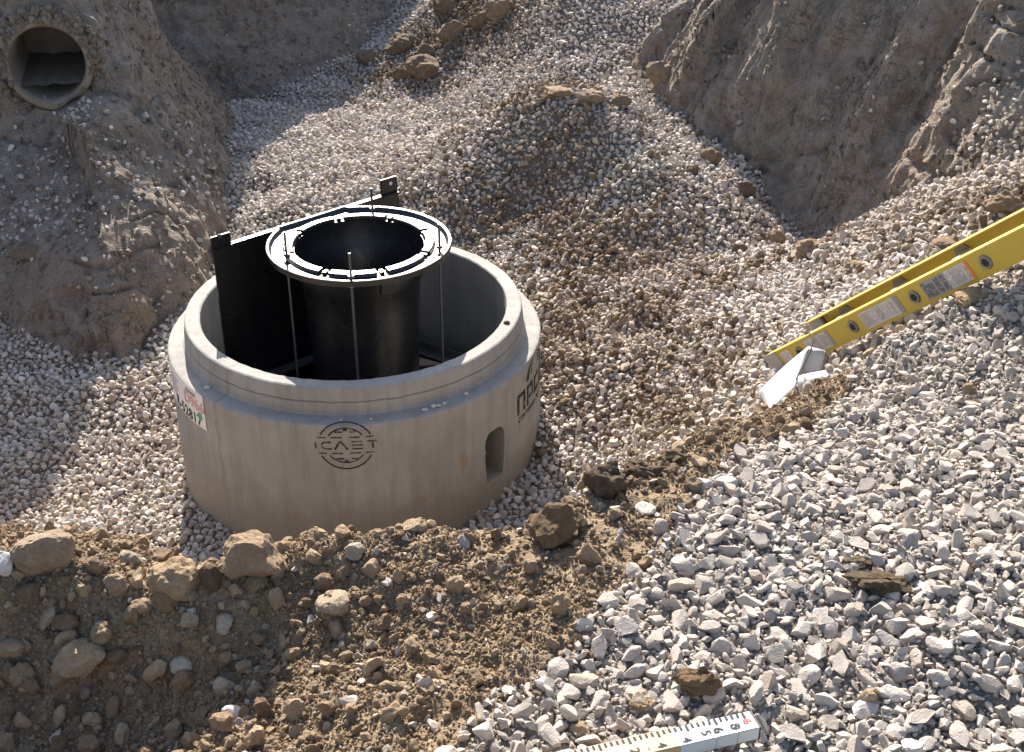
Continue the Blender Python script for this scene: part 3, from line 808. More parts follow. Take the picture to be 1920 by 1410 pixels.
# ------------------------------------------------------------------ precast concrete ring
RZ = -1.335; R_OUT = .735
def build_ring():
    root = empty('manhole_ring', (RING[0], RING[1], RZ), 'round precast grey concrete manhole ring bedded in the pit gravel', 'manhole ring')
    zs = -.855 - RZ; zt = -.748 - RZ
    prof = [(R_OUT, -.18), (R_OUT, zs - .010), (R_OUT - .004, zs - .003), (R_OUT - .012, zs), (.674, zs + .003), (.667, zs + .010), (.664, zs + .047), (.658, zs + .050), (.664, zs + .054),
            (.659, zt - .010), (.656, zt - .003), (.650, zt), (.604, zt), (.599, zt - .004), (.597, zt - .02), (.597, -.18)]
    mb = MB().lathe(prof, 192, close_prof=True); me = mb.mesh('ring_wall')
    o = link('ring_wall', me, M['concrete'], root)
    # slot for a lateral pipe
    th = math.radians(49.0); c = MB(); w, h = .040, .108
    poly = [(-w * .75, -h), (w * .75, -h), (w, -.02)] + [(w * math.cos(a), .045 + .055 * math.sin(a)) for a in [math.pi * i / 10 for i in range(11)]] + [(-w, -.02)]
    mt = Matrix.Rotation(th, 4, 'Z') @ Matrix.Translation((0, -.67, -1.137 - RZ)) @ Matrix.Rotation(math.pi / 2, 4, 'X')
    k_ = len(poly)      # the opening widens towards the inside of the ring
    c.add([(x, y, .25) for x, y in poly] + [(x * 1.0 + (.05 if x > 0 else -.03), y * 1.0 + (.02 if y > 0 else -.01), -.25) for x, y in poly],
          [tuple(range(k_)), tuple(reversed(range(k_, 2 * k_)))] + [((i + 1) % k_, i, k_ + i, k_ + (i + 1) % k_) for i in range(k_)], mt)
    cut = link('slot_cutter', c.mesh('slot_cutter'))
    bo = o.modifiers.new('slot', 'BOOLEAN'); bo.operation = 'DIFFERENCE'; bo.object = cut; bo.solver = 'EXACT'
    cut.parent = root
    dg = bpy.context.evaluated_depsgraph_get(); dg.update()
    me2 = bpy.data.meshes.new_from_object(o.evaluated_get(dg))
    o.modifiers.clear(); bpy.data.objects.remove(cut)
    bm = bmesh.new(); bm.from_mesh(me2)
    # chipped arris: small uneven shifts of the shoulder and rim edges
    rs = random.Random(4)
    for v in bm.verts:
        r = math.hypot(v.co.x, v.co.y)
        a = math.atan2(v.co.x, -v.co.y)
        k = float(vn2(np.array([a * 30.0]), np.array([v.co.z * 20]), 77)[0])
        if abs(v.co.z - zs) < .02 and r > .72: v.co.z += .0035 * k - (.006 if k > .55 else 0); v.co.x *= 1 - .002 * max(0, k); v.co.y *= 1 - .002 * max(0, k)
        elif abs(v.co.z - zt) < .013: v.co.z += .0016 * k
        elif abs(v.co.z - zs - .05) < .008: v.co.z += .0025 * k
    for f in bm.faces: f.smooth = True
    for e in bm.edges:
        if len(e.link_faces) == 2 and e.calc_face_angle(0) > .16: e.smooth = False
    bm.to_mesh(me2); bm.free(); o.data = me2
    if not me2.materials: me2.materials.append(M['concrete'])
    def wrap(name, items, mat, th0, z0, parent=root, off=.0012):
        r = R_OUT + off; m = MB()
        for v, f in items:
            m.add([(r * math.sin(math.radians(th0) + x / R_OUT), -r * math.cos(math.radians(th0) + x / R_OUT), z0 - RZ + y) for x, y in v], f)
        me = bpy.data.meshes.new(name); me.from_pydata([tuple(p) for p in m.v], [], m.f)
        return link(name, me, mat, parent)
    # round emblem
    R1, R2, W = .098, .072, .0058
    it = []
    for r, a in ((R1, 64), (R2, 56)):
        it += [stroke(arc_pts(0, 0, r, -a, a, 30), W), stroke(arc_pts(0, 0, r, 180 - a, 180 + a, 30), W if r == R1 else W * .85)]
    for sx in (-1, 1):
        for sy in (-1, 1):
            it += [stroke(line_pts((sx * .069, sy * .033), (sx * .099, sy * .033)), .0048), stroke(line_pts((sx * .013, sy * .033), (sx * .052, sy * .033)), .0052),
                   stroke(line_pts((sx * .013 + .004, sy * .056), (sx * .037, sy * .056)), .0056)]
    for sy in (-1, 1):
        it.append(([(-.008, sy * R2), (.008, sy * R2), (.006, sy * (R2 - .012)), (-.006, sy * (R2 - .012))], [(0, 1, 2, 3)]))
    L = .0066; hgt = .0175
    it += [stroke(line_pts((-.107, -hgt * .8), (-.107, hgt * .7)), L * .8)]
    it += [stroke([(-.052, hgt * .75), (-.072, hgt * .75), (-.082, hgt * .55), (-.086, 0.002)], L), stroke([(-.086, -.002), (-.082, -hgt * .6), (-.072, -hgt * .8), (-.050, -hgt * .8)], L)]
    it += [stroke([(-.040, -hgt), (-.020, hgt)], L), stroke([(-.0185, hgt), (.006, -hgt)], L)]
    it += [stroke(line_pts((.021, hgt * .85), (.058, hgt * .85)), L * .8), stroke(line_pts((.022, 0), (.061, 0)), L * .8), stroke(line_pts((.022, -hgt * .85), (.060, -hgt * .85)), L * .8)]
    it += [stroke(line_pts((.076, hgt * .8), (.110, hgt * .8)), L * .8), stroke(line_pts((.095, hgt * .7), (.095, -hgt * .9)), L)]
    em = wrap('stencil_emblem', it, M['stencil'], 2.6, -.938)
    em['label'] = 'black round stencilled emblem reading ICAST'
    def ring_text(body, r, a0, a1, size, flip=False):
        out = []
        for i, ch in enumerate(body):
            if ch == ' ': continue
            a = a0 + (a1 - a0) * i / max(1, len(body) - 1); v, f = text_polys(ch, size)
            b = math.radians(a if not flip else a + 180)
            ca, sa = math.cos(b), math.sin(b); cx, cy = r * math.sin(math.radians(a)), r * math.cos(math.radians(a))
            out.append(([(cx + x * ca + y * sa, cy - x * sa + y * ca) for x, y in v], f))
        return out
    ft = ring_text('INFRASTRUCTURE', .0855, -58, 56, .015)
    for a in (214, 202, 190, 180, 170, 160): ft.append(stroke(line_pts((.0855 * math.sin(math.radians(a)) - .0025, .0855 * math.cos(math.radians(a)) - .003), (.0855 * math.sin(math.radians(a)) + .002, .0855 * math.cos(math.radians(a)) + .003), 2), .002))
    ft.append(stroke(arc_pts(.048, -.070, .0015, 0, 360, 10), .003))
    wrap('worn_lettering', ft, M['ink_faint'], 2.6, -.938)['kind'] = 'stuff'
    # certification stencil on the right
    nb = []; st = .017
    def lt(x, kind):
        if kind == 'n': return [stroke([(x + st / 2, -.044), (x + st / 2, .040)], st), stroke([(x, .037), (x + .055, .037)], st), stroke([(x + .060, .044), (x + .060, -.044)], st)]
        if kind == 'p': return [stroke([(x + st / 2, -.044), (x + st / 2, .044)], st), stroke([(x + st, .036), (x + .052, .036)], st), stroke([(x + .060, .044), (x + .060, -.018)], st), stroke([(x + st, -.012), (x + .055, -.012)], st * .9)]
        if kind == 'c': return [stroke([(x + st / 2, -.030), (x + st / 2, .044)], st), stroke([(x + st, .036), (x + .068, .036)], st), stroke([(x, -.026), (x + .068, -.026)], st)]
        return [stroke([(x + .060, -.044), (x + .060, .044)], st), stroke([(x, .036), (x + .055, .036)], st), stroke([(x + st / 2, -.03), (x + st / 2, .006)], st), stroke([(x, .003), (x + .055, .003)], st * .8), stroke([(x, -.030), (x + .055, -.030)], st * .8)]
    for i, k in enumerate('npca'): nb += lt(i * .084, k)
    nb = [([(x, y) for x, y in v], f) for v, f in nb]
    def arch(x0, x1, y0, y1, w0):
        pts = [(x0 + (x1 - x0) * (1 - math.cos(t)), y0 + (y1 - y0) * math.sin(t)) for t in [math.pi / 2 * i / 10 for i in range(11)]]
        v = []
        for i, (x, y) in enumerate(pts):
            w = w0 * (1 - .75 * i / 10); v += [(x - w / 2, y), (x + w / 2, y)]
        return v, [(2 * i, 2 * i + 1, 2 * i + 3, 2 * i + 2) for i in range(10)]
    nb += [arch(.092, .170, .068, .140, .028), arch(.130, .175, .078, .135, .012), arch(.275, .190, .068, .140, .028), arch(.235, .186, .078, .135, .012)]
    wrap('stencil_letters', nb, M['stencil'], 60.5, -1.005)
    v, f = text_polys('CERTIFIED PLANT', .031, 'LEFT', .0007, 1.25)
    wrap('stencil_line', [(v, f)], M['stencil'], 61.0, -1.075)
    # paper label
    def rect(x0, x1, y0, y1, n=12):
        v = []
        for i in range(n + 1):
            x = x0 + (x1 - x0) * i / n; v += [(x, y0), (x, y1)]
        return v, [(2 * i, 2 * i + 2, 2 * i + 3, 2 * i + 1) for i in range(n)]
    th = -56.0; zc = -.932
    lab = wrap('paper_label', [rect(-.165, .165, -.072, .078)], M['paper'], th, zc, root, .0020)
    lab['label'] = 'white paper delivery label with handwriting'
    ink = wrap('label_handwriting', [text_polys('R-52817', .062, 'CENTER', .0012, 1.05)], M['ink'], th + 2.2, zc - .046, lab, .0032)
    pk = wrap('label_marker', [text_polys('D966', .066, 'CENTER', .0018)], M['pink_ink'], th + 7.2, zc + .018, lab, .0032)
    gp = [rect(.040, .115, .050, .064, 4)]
    for i in range(7): gp.append(rect(-.135, -.035 - .012 * (i % 3), .050 - i * .012, .053 - i * .012, 4))
    wrap('label_print', gp, M['grey_print'], th, zc, lab, .0032)['kind'] = 'stuff'
    wrap('green_dot', [([(.132 + .014 * math.cos(a), -.022 + .018 * math.sin(a)) for a in [math.pi * 2 * i / 16 for i in range(16)]], [tuple(range(16))])], M['green_ink'], th, zc, lab, .0034)
    # dark plate added at the slot's inner face so the opening reads dark
    MB().lathe([(.603, -1.27 - RZ), (.612, -1.27 - RZ), (.612, -1.00 - RZ), (.603, -1.00 - RZ)], 12, math.radians(35), math.radians(62), True).build('slot_dark_plate', M['black_plastic'], root)
    # lifting loop seen inside the slot
    lp = MB().tube([Vector((0, 0, 0)) + Vector((.022 * math.cos(a), 0, .016 * math.sin(a))) for a in [math.pi * 1.15 * i / 8 - .2 for i in range(9)]], .0055, 8)
    lo = lp.build('lifting_loop', M['white_plastic'], root, smooth=.9)
    t9 = math.radians(46.6); lo.location = (.690 * math.sin(t9), -.690 * math.cos(t9), -1.150 - RZ); lo.rotation_euler = (0, 0, t9)
    return root
ring = build_ring()

# ------------------------------------------------------------------ black plastic catch basin frame standing in the ring
def build_frame():
    root = empty('catch_basin_frame', (RING[0] + .03, RING[1] + .02, RZ), 'glossy black plastic catch basin frame with curb plate inside the concrete ring', 'frame')
    Z = lambda z: z - RZ
    bp = M['black_plastic']
    MB().lathe([(.262, Z(-.518)), (.256, Z(-.60)), (.232, Z(-.635)), (.222, Z(-.76)), (.208, Z(-1.17)), (.205, Z(-1.22)), (.196, Z(-1.22)), (.199, Z(-1.17)), (.205, Z(-.83)), (.168, Z(-.822)), (.168, Z(-.812)), (.208, Z(-.812)),
                (.214, Z(-.76)), (.222, Z(-.642)), (.247, Z(-.60)), (.250, Z(-.518))], 96, close_prof=True).build('barrel', bp, root, smooth=.6)
    ph0 = math.radians(-138.5)          # towards the curb plate (angle from -Y towards +X)
    def rr(a):
        d = (a - ph0 + math.pi) % (2 * math.pi) - math.pi
        f = .331 / max(.2, math.cos(d)) if abs(d) < 1.2 else 9
        return .355 if f > .372 else (f if f > .34 or abs(d) < .5 else f)
    n = 144; v = []; fc = []
    prof = lambda R: [(.250, Z(-.520)), (.250, Z(-.508)), (R - .020, Z(-.508)), (R - .010, Z(-.492)), (R, Z(-.490)), (R, Z(-.513))]
    for i in range(n):
        a = 2 * math.pi * i / n
        for r, z in prof(rr(a)): v.append((r * math.sin(a), -r * math.cos(a), z))
    for i in range(n):
        j = (i + 1) % n
        for q in range(6): fc.append((i * 6 + q, j * 6 + q, j * 6 + (q + 1) % 6, i * 6 + (q + 1) % 6))
    MB().add(v, fc).build('flange', bp, root, smooth=.6)
    for i in range(8):
        a0 = math.radians(i * 45 - 17); a1 = a0 + math.radians(36)
        MB().lathe([(.252, Z(-.506)), (.253, Z(-.497)), (.257, Z(-.493)), (.286, Z(-.494)), (.290, Z(-.498)), (.293, Z(-.506))], 14, a0, a1, True).build('seat_pad', bp, root, smooth=.6)
        am = a0 - math.radians(4.5)
        MB().box((0, -.272, Z(-.502)), (.016, .030, .012), Matrix.Rotation(am, 4, 'Z')).build('lug', bp, root, .002)
    # square knock-out windows on the barrel
    for a in (28, 200): MB().box((0, -.258, Z(-.575)), (.05, .016, .05), Matrix.Rotation(math.radians(a), 4, 'Z')).build('boss', bp, root, .003)
    # curb plate
    pm = Matrix.Rotation(ph0, 4, 'Z')
    W = .445
    bpl = MB().box((0, -.340, Z(-.86)), (W * 2, .012, .70), pm).build('curb_plate', bp, root, .002)
    MB().box((0, -.337, Z(-.506)), (W * 2 - .16, .026, .010), pm).build('top_lip', bp, bpl, .002)
    for sx in (-1, 1):
        t = MB().box((sx * (W - .042), -.346, Z(-.475 - (.022 if sx > 0 else 0))), (.084, .010, .075), pm).build('tab', bp, root, .002)
        MB().box((sx * (W - .042), -.334, Z(-.508)), (.080, .016, .007), pm).build('tab_ledge', bp, t, .001)
        MB().lathe([(.0, 0), (.008, 0), (.008, .006), (.0, .006)], 14, mat=pm @ Matrix.Translation((sx * (W - .035), -.3395, Z(-.462))) @ Matrix.Rotation(math.pi / 2, 4, 'X')).build('bolt_hole', M['paper'] if sx < 0 else M['rusty'], t)
    MB().box((-.05, -.30, Z(-1.13)), (.72, .012, .07), pm).build('plate_foot', bp, root, .002)
    MB().box((-.05, -.285, Z(-1.098)), (.72, .05, .008), pm).build('foot_angle', M['steel'], root, .001)
    # base flange resting on the bottom with radial webs
    MB().lathe([(.205, Z(-1.225)), (.205, Z(-1.213)), (.455, Z(-1.213)), (.458, Z(-1.185)), (.470, Z(-1.185)), (.472, Z(-1.225))], 96, close_prof=True).build('base_flange', bp, root, smooth=.6)
    for i in range(10):
        a = math.radians(i * 36 + 20)
        MB().add([(-.004, -.206, Z(-1.213)), (-.004, -.455, Z(-1.213)), (-.004, -.45, Z(-1.19)), (-.004, -.206, Z(-1.12)), (.004, -.206, Z(-1.213)), (.004, -.455, Z(-1.213)), (.004, -.45, Z(-1.19)), (.004, -.206, Z(-1.12))],
                 [(0, 1, 2, 3), (7, 6, 5, 4), (0, 4, 5, 1), (1, 5, 6, 2), (2, 6, 7, 3), (3, 7, 4, 0)], Matrix.Rotation(a, 4, 'Z')).build('web', bp, root)
    for a, top in ((0.5, -.395), (80, -.395), (176, -.40), (-64, -.395)):
        b = math.radians(a); x, y = .318 * math.sin(b), -.318 * math.cos(b)
        if abs(a) == 64: x, y = .290 * math.sin(b), -.290 * math.cos(b)
        rod = MB().tube([(x, y, Z(-1.21)), (x, y, Z(top))], .0050, 10).build('threaded_rod', M['rod_steel'], root, smooth=.9)
        for zz in (-.492, -.528): MB().lathe([(0, 0), (.014, 0), (.014, .011), (0, .011)], 6, mat=Matrix.Translation((x, y, Z(zz)))).build('nut', M['steel'], rod)
    return root
frame = build_frame()
# odds and ends in the bottom of the ring
rs_ = random.Random(9)
mo = MB().box((0, 0, .0), (.30, .13, .03)).build('timber_block', M['wood'], None, .003)
mo.location = (RING[0] + .31, RING[1] + .22, -1.196); mo.rotation_euler = (0, 0, -.5)
tag(mo, 'sunlit pale timber offcut in the bottom of the manhole ring', 'timber')
an = MB().box((0, 0, .0), (.42, .05, .006)).box((0, .022, .02), (.42, .006, .04)).build('angle_bar', M['steel'], None)
an.location = (RING[0] + .30, RING[1] + .34, -1.180); an.rotation_euler = (0, 0, -.55)
tag(an, 'bright steel angle bar behind the timber offcut in the ring', 'steel bar')
for i, (a, r, s) in enumerate(((-46, .69, .012), (1.5, .70, .006), (10, .705, .006), (26, .708, .012), (29, .700, .013), (30.5, .703, .011), (32.5, .700, .010), (41, .69, .011))):
    b = math.radians(a); me = stone_mesh('pebble', 700 + i, 2, 8, (1, .8, .6)); me.materials.append(M['stone_obj'])
    p = link('pebble', me, None, None, (RING[0] + r * math.sin(b), RING[1] - r * math.cos(b), -.855 + s * .4)); p.scale = (s, s, s)
    p['tint'] = (.58, .56, .54); tag(p, 'tiny pale pebble resting on the shoulder of the concrete ring', 'pebble', 'pebbles on the ring shoulder')
p = link('soil_chip', stone_mesh('soil_chip', 720, 2, 6, (1, .7, .5)), M['soil_obj'], None, (RING[0] + .60, RING[1] - .17, -.744)); p.scale = (.012,) * 3; p['tint'] = (.16, .11, .07)
tag(p, 'dark soil chip stuck on top of the concrete rim', 'soil chip')

# ------------------------------------------------------------------ buried concrete pipe in the left bank
def build_pipe():
    root = empty('drain_pipe', tuple(PIPE_C), 'dusty open concrete drain pipe sticking out of the earth bank', 'pipe')
    root.rotation_euler = Vector(PIPE_AX).to_track_quat('Z', 'Y').to_euler()
    MB().lathe([(PIPE_R, -1.0), (PIPE_R, .045), (PIPE_R + .010, .060), (PIPE_R + .032, .058), (PIPE_R + .042, .045), (PIPE_R + .042, -.12), (PIPE_R + .02, -.2), (PIPE_R + .02, -1.0)], 64, close_prof=True).build('pipe_wall', M['clay_pipe'], root, smooth=.9)
    for v in root.children[0].data.vertices:          # caked with soil, chipped mouth
        k = float(vn3(np.array([v.co.x * 9]), np.array([v.co.y * 9]), np.array([v.co.z * 9]), 31)[0])
        if v.co.z > -.15:
            q = 1 + .07 * k * (math.hypot(v.co.x, v.co.y) > PIPE_R + .005); v.co.x *= q; v.co.y *= q; v.co.z += .014 * k
    MB().lathe([(0, -.52), (PIPE_R + .01, -.60)], 32).build('pipe_end', M['clay_pipe'], root)
    # silt lying in the invert
    up = root.rotation_euler.to_matrix().inverted() @ Vector((0, 0, 1)); ang = math.atan2(up.y, up.x)
    v = []; fc = []; n = 16
    for k, z in enumerate([.04 - i * .104 for i in range(11)]):
        lev = -.11 + .006 * k
        hw = math.sqrt(PIPE_R ** 2 - lev ** 2)
        for i in range(n + 1):
            x = -hw + 2 * hw * i / n; yv = lev + .006 * math.sin(i * 1.1) * math.sin(math.pi * i / n)
            v.append((yv * math.cos(ang) - x * math.sin(ang), yv * math.sin(ang) + x * math.cos(ang), z))
    for k in range(10):
        for i in range(n): fc.append((k * (n + 1) + i, k * (n + 1) + i + 1, (k + 1) * (n + 1) + i + 1, (k + 1) * (n + 1) + i))
    MB().add(v, fc).build('silt', M['pipe_silt'], root, smooth=3)
    return root
pipe = build_pipe()

# ------------------------------------------------------------------ yellow ladder
LAD_O = Vector((.861, 3.805, -.559)); LAD_D = Vector((.316, -.679, .663)).normalized()
LAD_W = Vector((.1634, .1343, .0596)); LAD_W = (LAD_W - LAD_D * LAD_W.dot(LAD_D)).normalized()
LAD_N = LAD_W.cross(LAD_D).normalized()
if LAD_N.z < 0: LAD_N = -LAD_N
def build_ladder():
    root = empty('ladder', tuple(LAD_O), 'yellow fibreglass ladder with warning labels leaning out of the pit', 'ladder')
    B = Matrix((LAD_D, LAD_N, LAD_W)).transposed().to_4x4()      # local x along rails, y up out of the ladder plane, z across
    root.matrix_world = Matrix.Translation(LAD_O) @ B
    LEN, D, T, FL, SP = 2.40, .076, .005, .030, .25
    for z0, sg, off in ((0, 1, 0.0), (SP, -1, -.02)):
        r = MB()
        r.box((LEN / 2, 0, z0), (LEN, D, T)).box((LEN / 2, D / 2 - T / 2, z0 + sg * (FL / 2 + T / 2)), (LEN, T, FL)).box((LEN / 2, -D / 2 + T / 2, z0 + sg * (FL / 2 + T / 2)), (LEN, T, FL))
        ro = r.build('rail', M['ladder'], root, .0012); ro.location = (off, 0, 0)
        MB().box((.035, 0, z0 - sg * .003), (.075, D + .004, .004)).box((.035, 0, z0 + sg * .012), (.07, D - .012, .012)).build('foot_shoe', M['foot'], ro, .001)
        for i in range(7):
            x = .19 + i * .305
            rg = MB().lathe([(.011, -.002), (.012, .004), (.019, .005), (.021, 0), (.021, -.002)], 24, close_prof=True, mat=Matrix.Translation((x, 0, z0 - sg * T / 2)) @ (Matrix.Rotation(math.pi, 4, 'X') if sg > 0 else Matrix.Identity(4)))
            rg.build('rung_collar', M['steel'], ro, smooth=.6)
            MB().lathe([(0, 0), (.0125, 0)], 20, mat=Matrix.Translation((x, 0, z0 - sg * (T / 2 + .0015)))).build('bore_dark_disc', M['ink'], ro)  # flat black disc: the dark of the hollow rung is put into its colour
            MB().lathe([(.0, 0), (.033, 0), (.033, .004), (0, .004)], 20, mat=Matrix.Translation((x, 0, z0 + sg * .0027)) @ (Matrix.Identity(4) if sg > 0 else Matrix.Rotation(math.pi, 4, 'X'))).build('rung_plate', M['grey_metal'], ro)
    for i in range(7):
        x = .19 + i * .305
        MB().add([(x + dx, dy, z) for z in (.004, SP - .004) for dx, dy in ((-.017, .010), (.017, .010), (.014, -.012), (-.014, -.012))],
                 [(0, 1, 2, 3), (7, 6, 5, 4), (0, 4, 5, 1), (1, 5, 6, 2), (2, 6, 7, 3), (3, 7, 4, 0)]).build('rung', M['alu'], root, .002)
    def lab(x0, x1, base, lines, parts=()):
        z = -T / 2 - .0008
        def q(a, b, c, d, zz): return [(a, c, zz), (b, c, zz), (b, d, zz), (a, d, zz)], [(3, 2, 1, 0)]
        o = MB().add(*q(x0, x1, -.027, .027, z)).build('warning_label', M[base], root)
        rr = random.Random(int(x0 * 1000)); m = MB(); x = x0 + .004
        while x < x1 - .006:
            a = -.024 + rr.random() * .006
            while a < .016:
                b = min(.024, a + .006 + rr.random() * .022); m.add(*q(x, x + .0016, a, b, z - .0006)); a = b + .003 + rr.random() * .004
            x += .0042 + (rr.random() < .15) * .006
        m.build('print_lines', M[lines], o)
        for (a, b, mt) in parts: MB().add(*q(a, b, -.027, .027, z - .0009)).build('label_band', M[mt], o)
    lab(.088, .140, 'label_grey', 'ink_soft')
    lab(.235, .372, 'label_grey', 'ink_soft', ((.358, .3725, 'grey_print'),))
    lab(.545, .735, 'label_grey', 'ink_soft', ((.718, .7355, 'grey_print'),))
    lab(.845, .950, 'grey_print', 'ink')
    lab(.950, 1.040, 'label_grey', 'ink_soft', ((1.036, 1.046, 'orange_ink'),))
    return root
M['foot'] = mat_plain('worn_grey_shoe', (.34, .33, .31), .6, .35, 25, .3)
M['alu'] = mat_plain('cast_aluminium', (.62, .61, .58), .45, .1, 20, metal=.6)
M['grey_metal'] = mat_plain('dull_grey_metal', (.22, .20, .17), .55, .2, 20)
M['label_grey'] = mat_plain('weathered_label', (.56, .53, .50), .7, .12, 30)
M['ink_soft'] = mat_plain('grey_lettering', (.30, .28, .27), .8, .1, 30)
ladder = build_ladder()
# dark wire hooked over the near rail and white plastic trough at the foot
def at_lad(a, b, c): return LAD_O + LAD_D * a + LAD_N * b + LAD_W * c

def build_wire():
    o = MB().tube([(.918, 3.63, -.345), (.921, 3.612, -.328), (.929, 3.575, -.330), (.915, 3.53, -.340), (.878, 3.459, -.362), (.855, 3.40, -.350), (.837, 3.350, -.345)], .0030, 6).build('wire', M['ink'], None, smooth=1)
    tag(o, 'thin dark twisted wire hanging from the ladder onto white plastic', 'wire')
build_wire()
def build_trough():
    root = empty('plastic_trough', (.86, 3.42, -.46), 'folded white plastic trough half buried at the ladder foot', 'trough')
    o = Vector((.86, 3.42, -.46))
    def sheet(name, quad, bow):
        m = MB(); n = 8; v = []
        for i in range(n + 1):
            for j in range(n + 1):
                a = Vector(quad[0]).lerp(Vector(quad[1]), i / n); b = Vector(quad[3]).lerp(Vector(quad[2]), i / n)
                p = a.lerp(b, j / n) - o; p.z += bow * math.sin(math.pi * i / n) * (1 - .3 * j / n); v.append(p)
        m.add(v, [(i * (n + 1) + j, i * (n + 1) + j + 1, (i + 1) * (n + 1) + j + 1, (i + 1) * (n + 1) + j) for i in range(n) for j in range(n)])
        ob = m.build(name, M['white_plastic'], root, smooth=2)
        sd = ob.modifiers.new('thickness', 'SOLIDIFY'); sd.thickness = .004
    sheet('side_panel', ((.762, 3.50, -.475), (.908, 3.535, -.335), (.846, 3.395, -.405), (.770, 3.36, -.47)), .008)
    sheet('end_panel', ((.908, 3.533, -.336), (.960, 3.52, -.345), (.905, 3.41, -.47), (.842, 3.395, -.475)), .002)
    m = MB(); pts = []
    A, B = Vector((.880, 3.43, -.425)) - o, Vector((.985, 3.385, -.375)) - o; ax = (B - A).normalized(); u = ax.cross(Vector((0, 0, 1))).normalized(); w = u.cross(ax)
    n = 20
    for r in (.044, .040):
        for P in (A, B):
            for k in range(n): pts.append(P + (u * math.cos(2 * math.pi * k / n) + w * math.sin(2 * math.pi * k / n)) * r)
    fs = []
    for k in range(n):
        k2 = (k + 1) % n
        fs += [(k, k2, n + k2, n + k), (2 * n + k2, 2 * n + k, 3 * n + k, 3 * n + k2), (n + k, n + k2, 3 * n + k2, 3 * n + k), (k2, k, 2 * n + k, 2 * n + k2)]
    m.add(pts, fs).build('spout', M['white_plastic'], root, smooth=.6)
build_trough()

# ------------------------------------------------------------------ levelling rod lying on the crushed stone
def build_rod():
    P = Vector((.3885, 1.5525, 0)); d = Vector((-.256, -.078, 0)).normalized(); side = Vector((d.y, -d.x, 0))   # side points away from the camera
    if side.y < 0: side = -side
    zt = .070; Wd, Hd = .040, .026
    root = empty('levelling_rod', (P.x, P.y, zt - Hd), 'white and cream surveyor levelling rod lying on the crushed stone', 'measuring rod')
    B = Matrix((d, side, Vector((0, 0, 1)))).transposed().to_4x4()
    root.matrix_world = Matrix.Translation((P.x, P.y, zt)) @ B
    def seg(name, a, b, w, h, mat): return MB().box(((a + b) / 2, 0, -Hd / 2 - (Hd - h) * 0 + (h - Hd) / 2), (b - a, w, h), ).build(name, mat, root, .0012)
    seg('rod_section', .0, .038, Wd * .97, Hd * .98, M['rod_white'])
    seg('rod_section', .038, .075, Wd * .985, Hd * .99, M['rod_white'])
    seg('rod_section', .075, .137, Wd, Hd, M['rod_white'])
    cream = seg('rod_section', .137, 1.35, Wd * 1.05, Hd * 1.05, M['rod_cream'])
    MB().box((-.0015, 0, -Hd / 2 - .0005), (.003, Wd * 1.0, Hd * 1.02)).build('end_cap', M['rusty'], root, .0008)
    tk = MB()
    for i in range(60):
        x = .012 + i * .0098; L = .0125 if i % 5 == 0 else .0085; z = .0020 if x > .132 else .0008
        tk.add([(x, Wd * .46, z), (x + .0042, Wd * .46, z), (x + .0042, Wd * .46 - L, z), (x, Wd * .46 - L, z)], [(0, 1, 2, 3)])
    tk.build('graduation_marks', M['ink'], root)
    def digit(ch, x, mat, size=.017, yoff=-.007):
        v, f = text_polys(ch, size, bold=.0004); z = .0021 if x > .137 else .0009
        # upright direction points to the end cap (-x); text runs towards the camera (-y)
        MB().add([(x - py, yoff - px, z) for px, py in v], f).build('numeral', M[mat], root)
    digit('6', .0145, 'red_ink', .021, -.001); digit('8', .038, 'ink', .023, -.006); digit('6', .067, 'ink', .023, -.006); digit('5', .088, 'ink', .022, -.006); digit('4', .123, 'ink', .021, -.011)
    digit('4', .165, 'ink', .021, -.011); digit('-', .185, 'red_ink', .02, -.012); digit('2', .210, 'ink', .022, -.010); digit('1', .26, 'ink', .022, -.010)
build_rod()

# ------------------------------------------------------------------ the larger clods and rocks, each one placed by hand
def rock(name, x, y, size, hgt, tint, label, cat, seed, soil=True, yaw=0.0, sink=.25, cuts=6, rough=.16, depth=.8, tilt=(0, 0), group=None):
    me = stone_mesh(name, seed, 4 if size > .045 else 3, cuts, (1, depth, hgt / size), rough if soil else .05, (.6, .9))
    me.materials.append(M['soil_obj' if soil else 'stone_obj'])
    P = np.array([v.co[:] for v in me.vertices])
    if soil and size > .03:                       # crumbly surface
        k = 1 + .05 * vn3(P[:, 0] * 7, P[:, 1] * 7, P[:, 2] * 7, seed) + .03 * vn3(P[:, 0] * 15, P[:, 1] * 15, P[:, 2] * 15, seed + 3)
        P = P * k[:, None]; me.vertices.foreach_set('co', P.astype(np.float32).ravel())
    ext = P.max(0) - P.min(0)
    sc = size / ext[0]
    z = float(height(np.array([x]), np.array([y]))[0])
    hh = ext[2] * sc
    o = link(name, me, None, None, (x, y, z + hh * (.5 - sink)))
    o.scale = (sc,) * 3; o.rotation_euler = (tilt[0], tilt[1], yaw); o['tint'] = tint
    return tag(o, label, cat, group)
TAN, TANL, DRK, BRN, GRY = (.43, .315, .20), (.46, .35, .235), (.20, .135, .08), (.30, .22, .14), (.46, .42, .375)
rock('boulder', -0.932, 2.094, .125, .125, (.37, .29, .21), 'big flat-faced tan boulder leaning on the left end of the spoil crest', 'boulder', 801, yaw=.5, depth=.6, tilt=(.3, .25), rough=.08)
rock('soil_clod', -0.663, 2.049, .115, .085, TAN, 'wide tan soil clod on the crest between two boulders', 'clod', 802, yaw=.1)
rock('boulder', -0.510, 2.075, .138, .11, (.38, .275, .18), 'big rounded brown boulder on the spoil crest beside the ring shadow', 'boulder', 803, yaw=-.2)
rock('soil_clod', -0.842, 1.948, .112, .09, TANL, 'large blocky tan clod standing alone in the shaded hollow', 'clod', 804, yaw=.2, sink=.15)
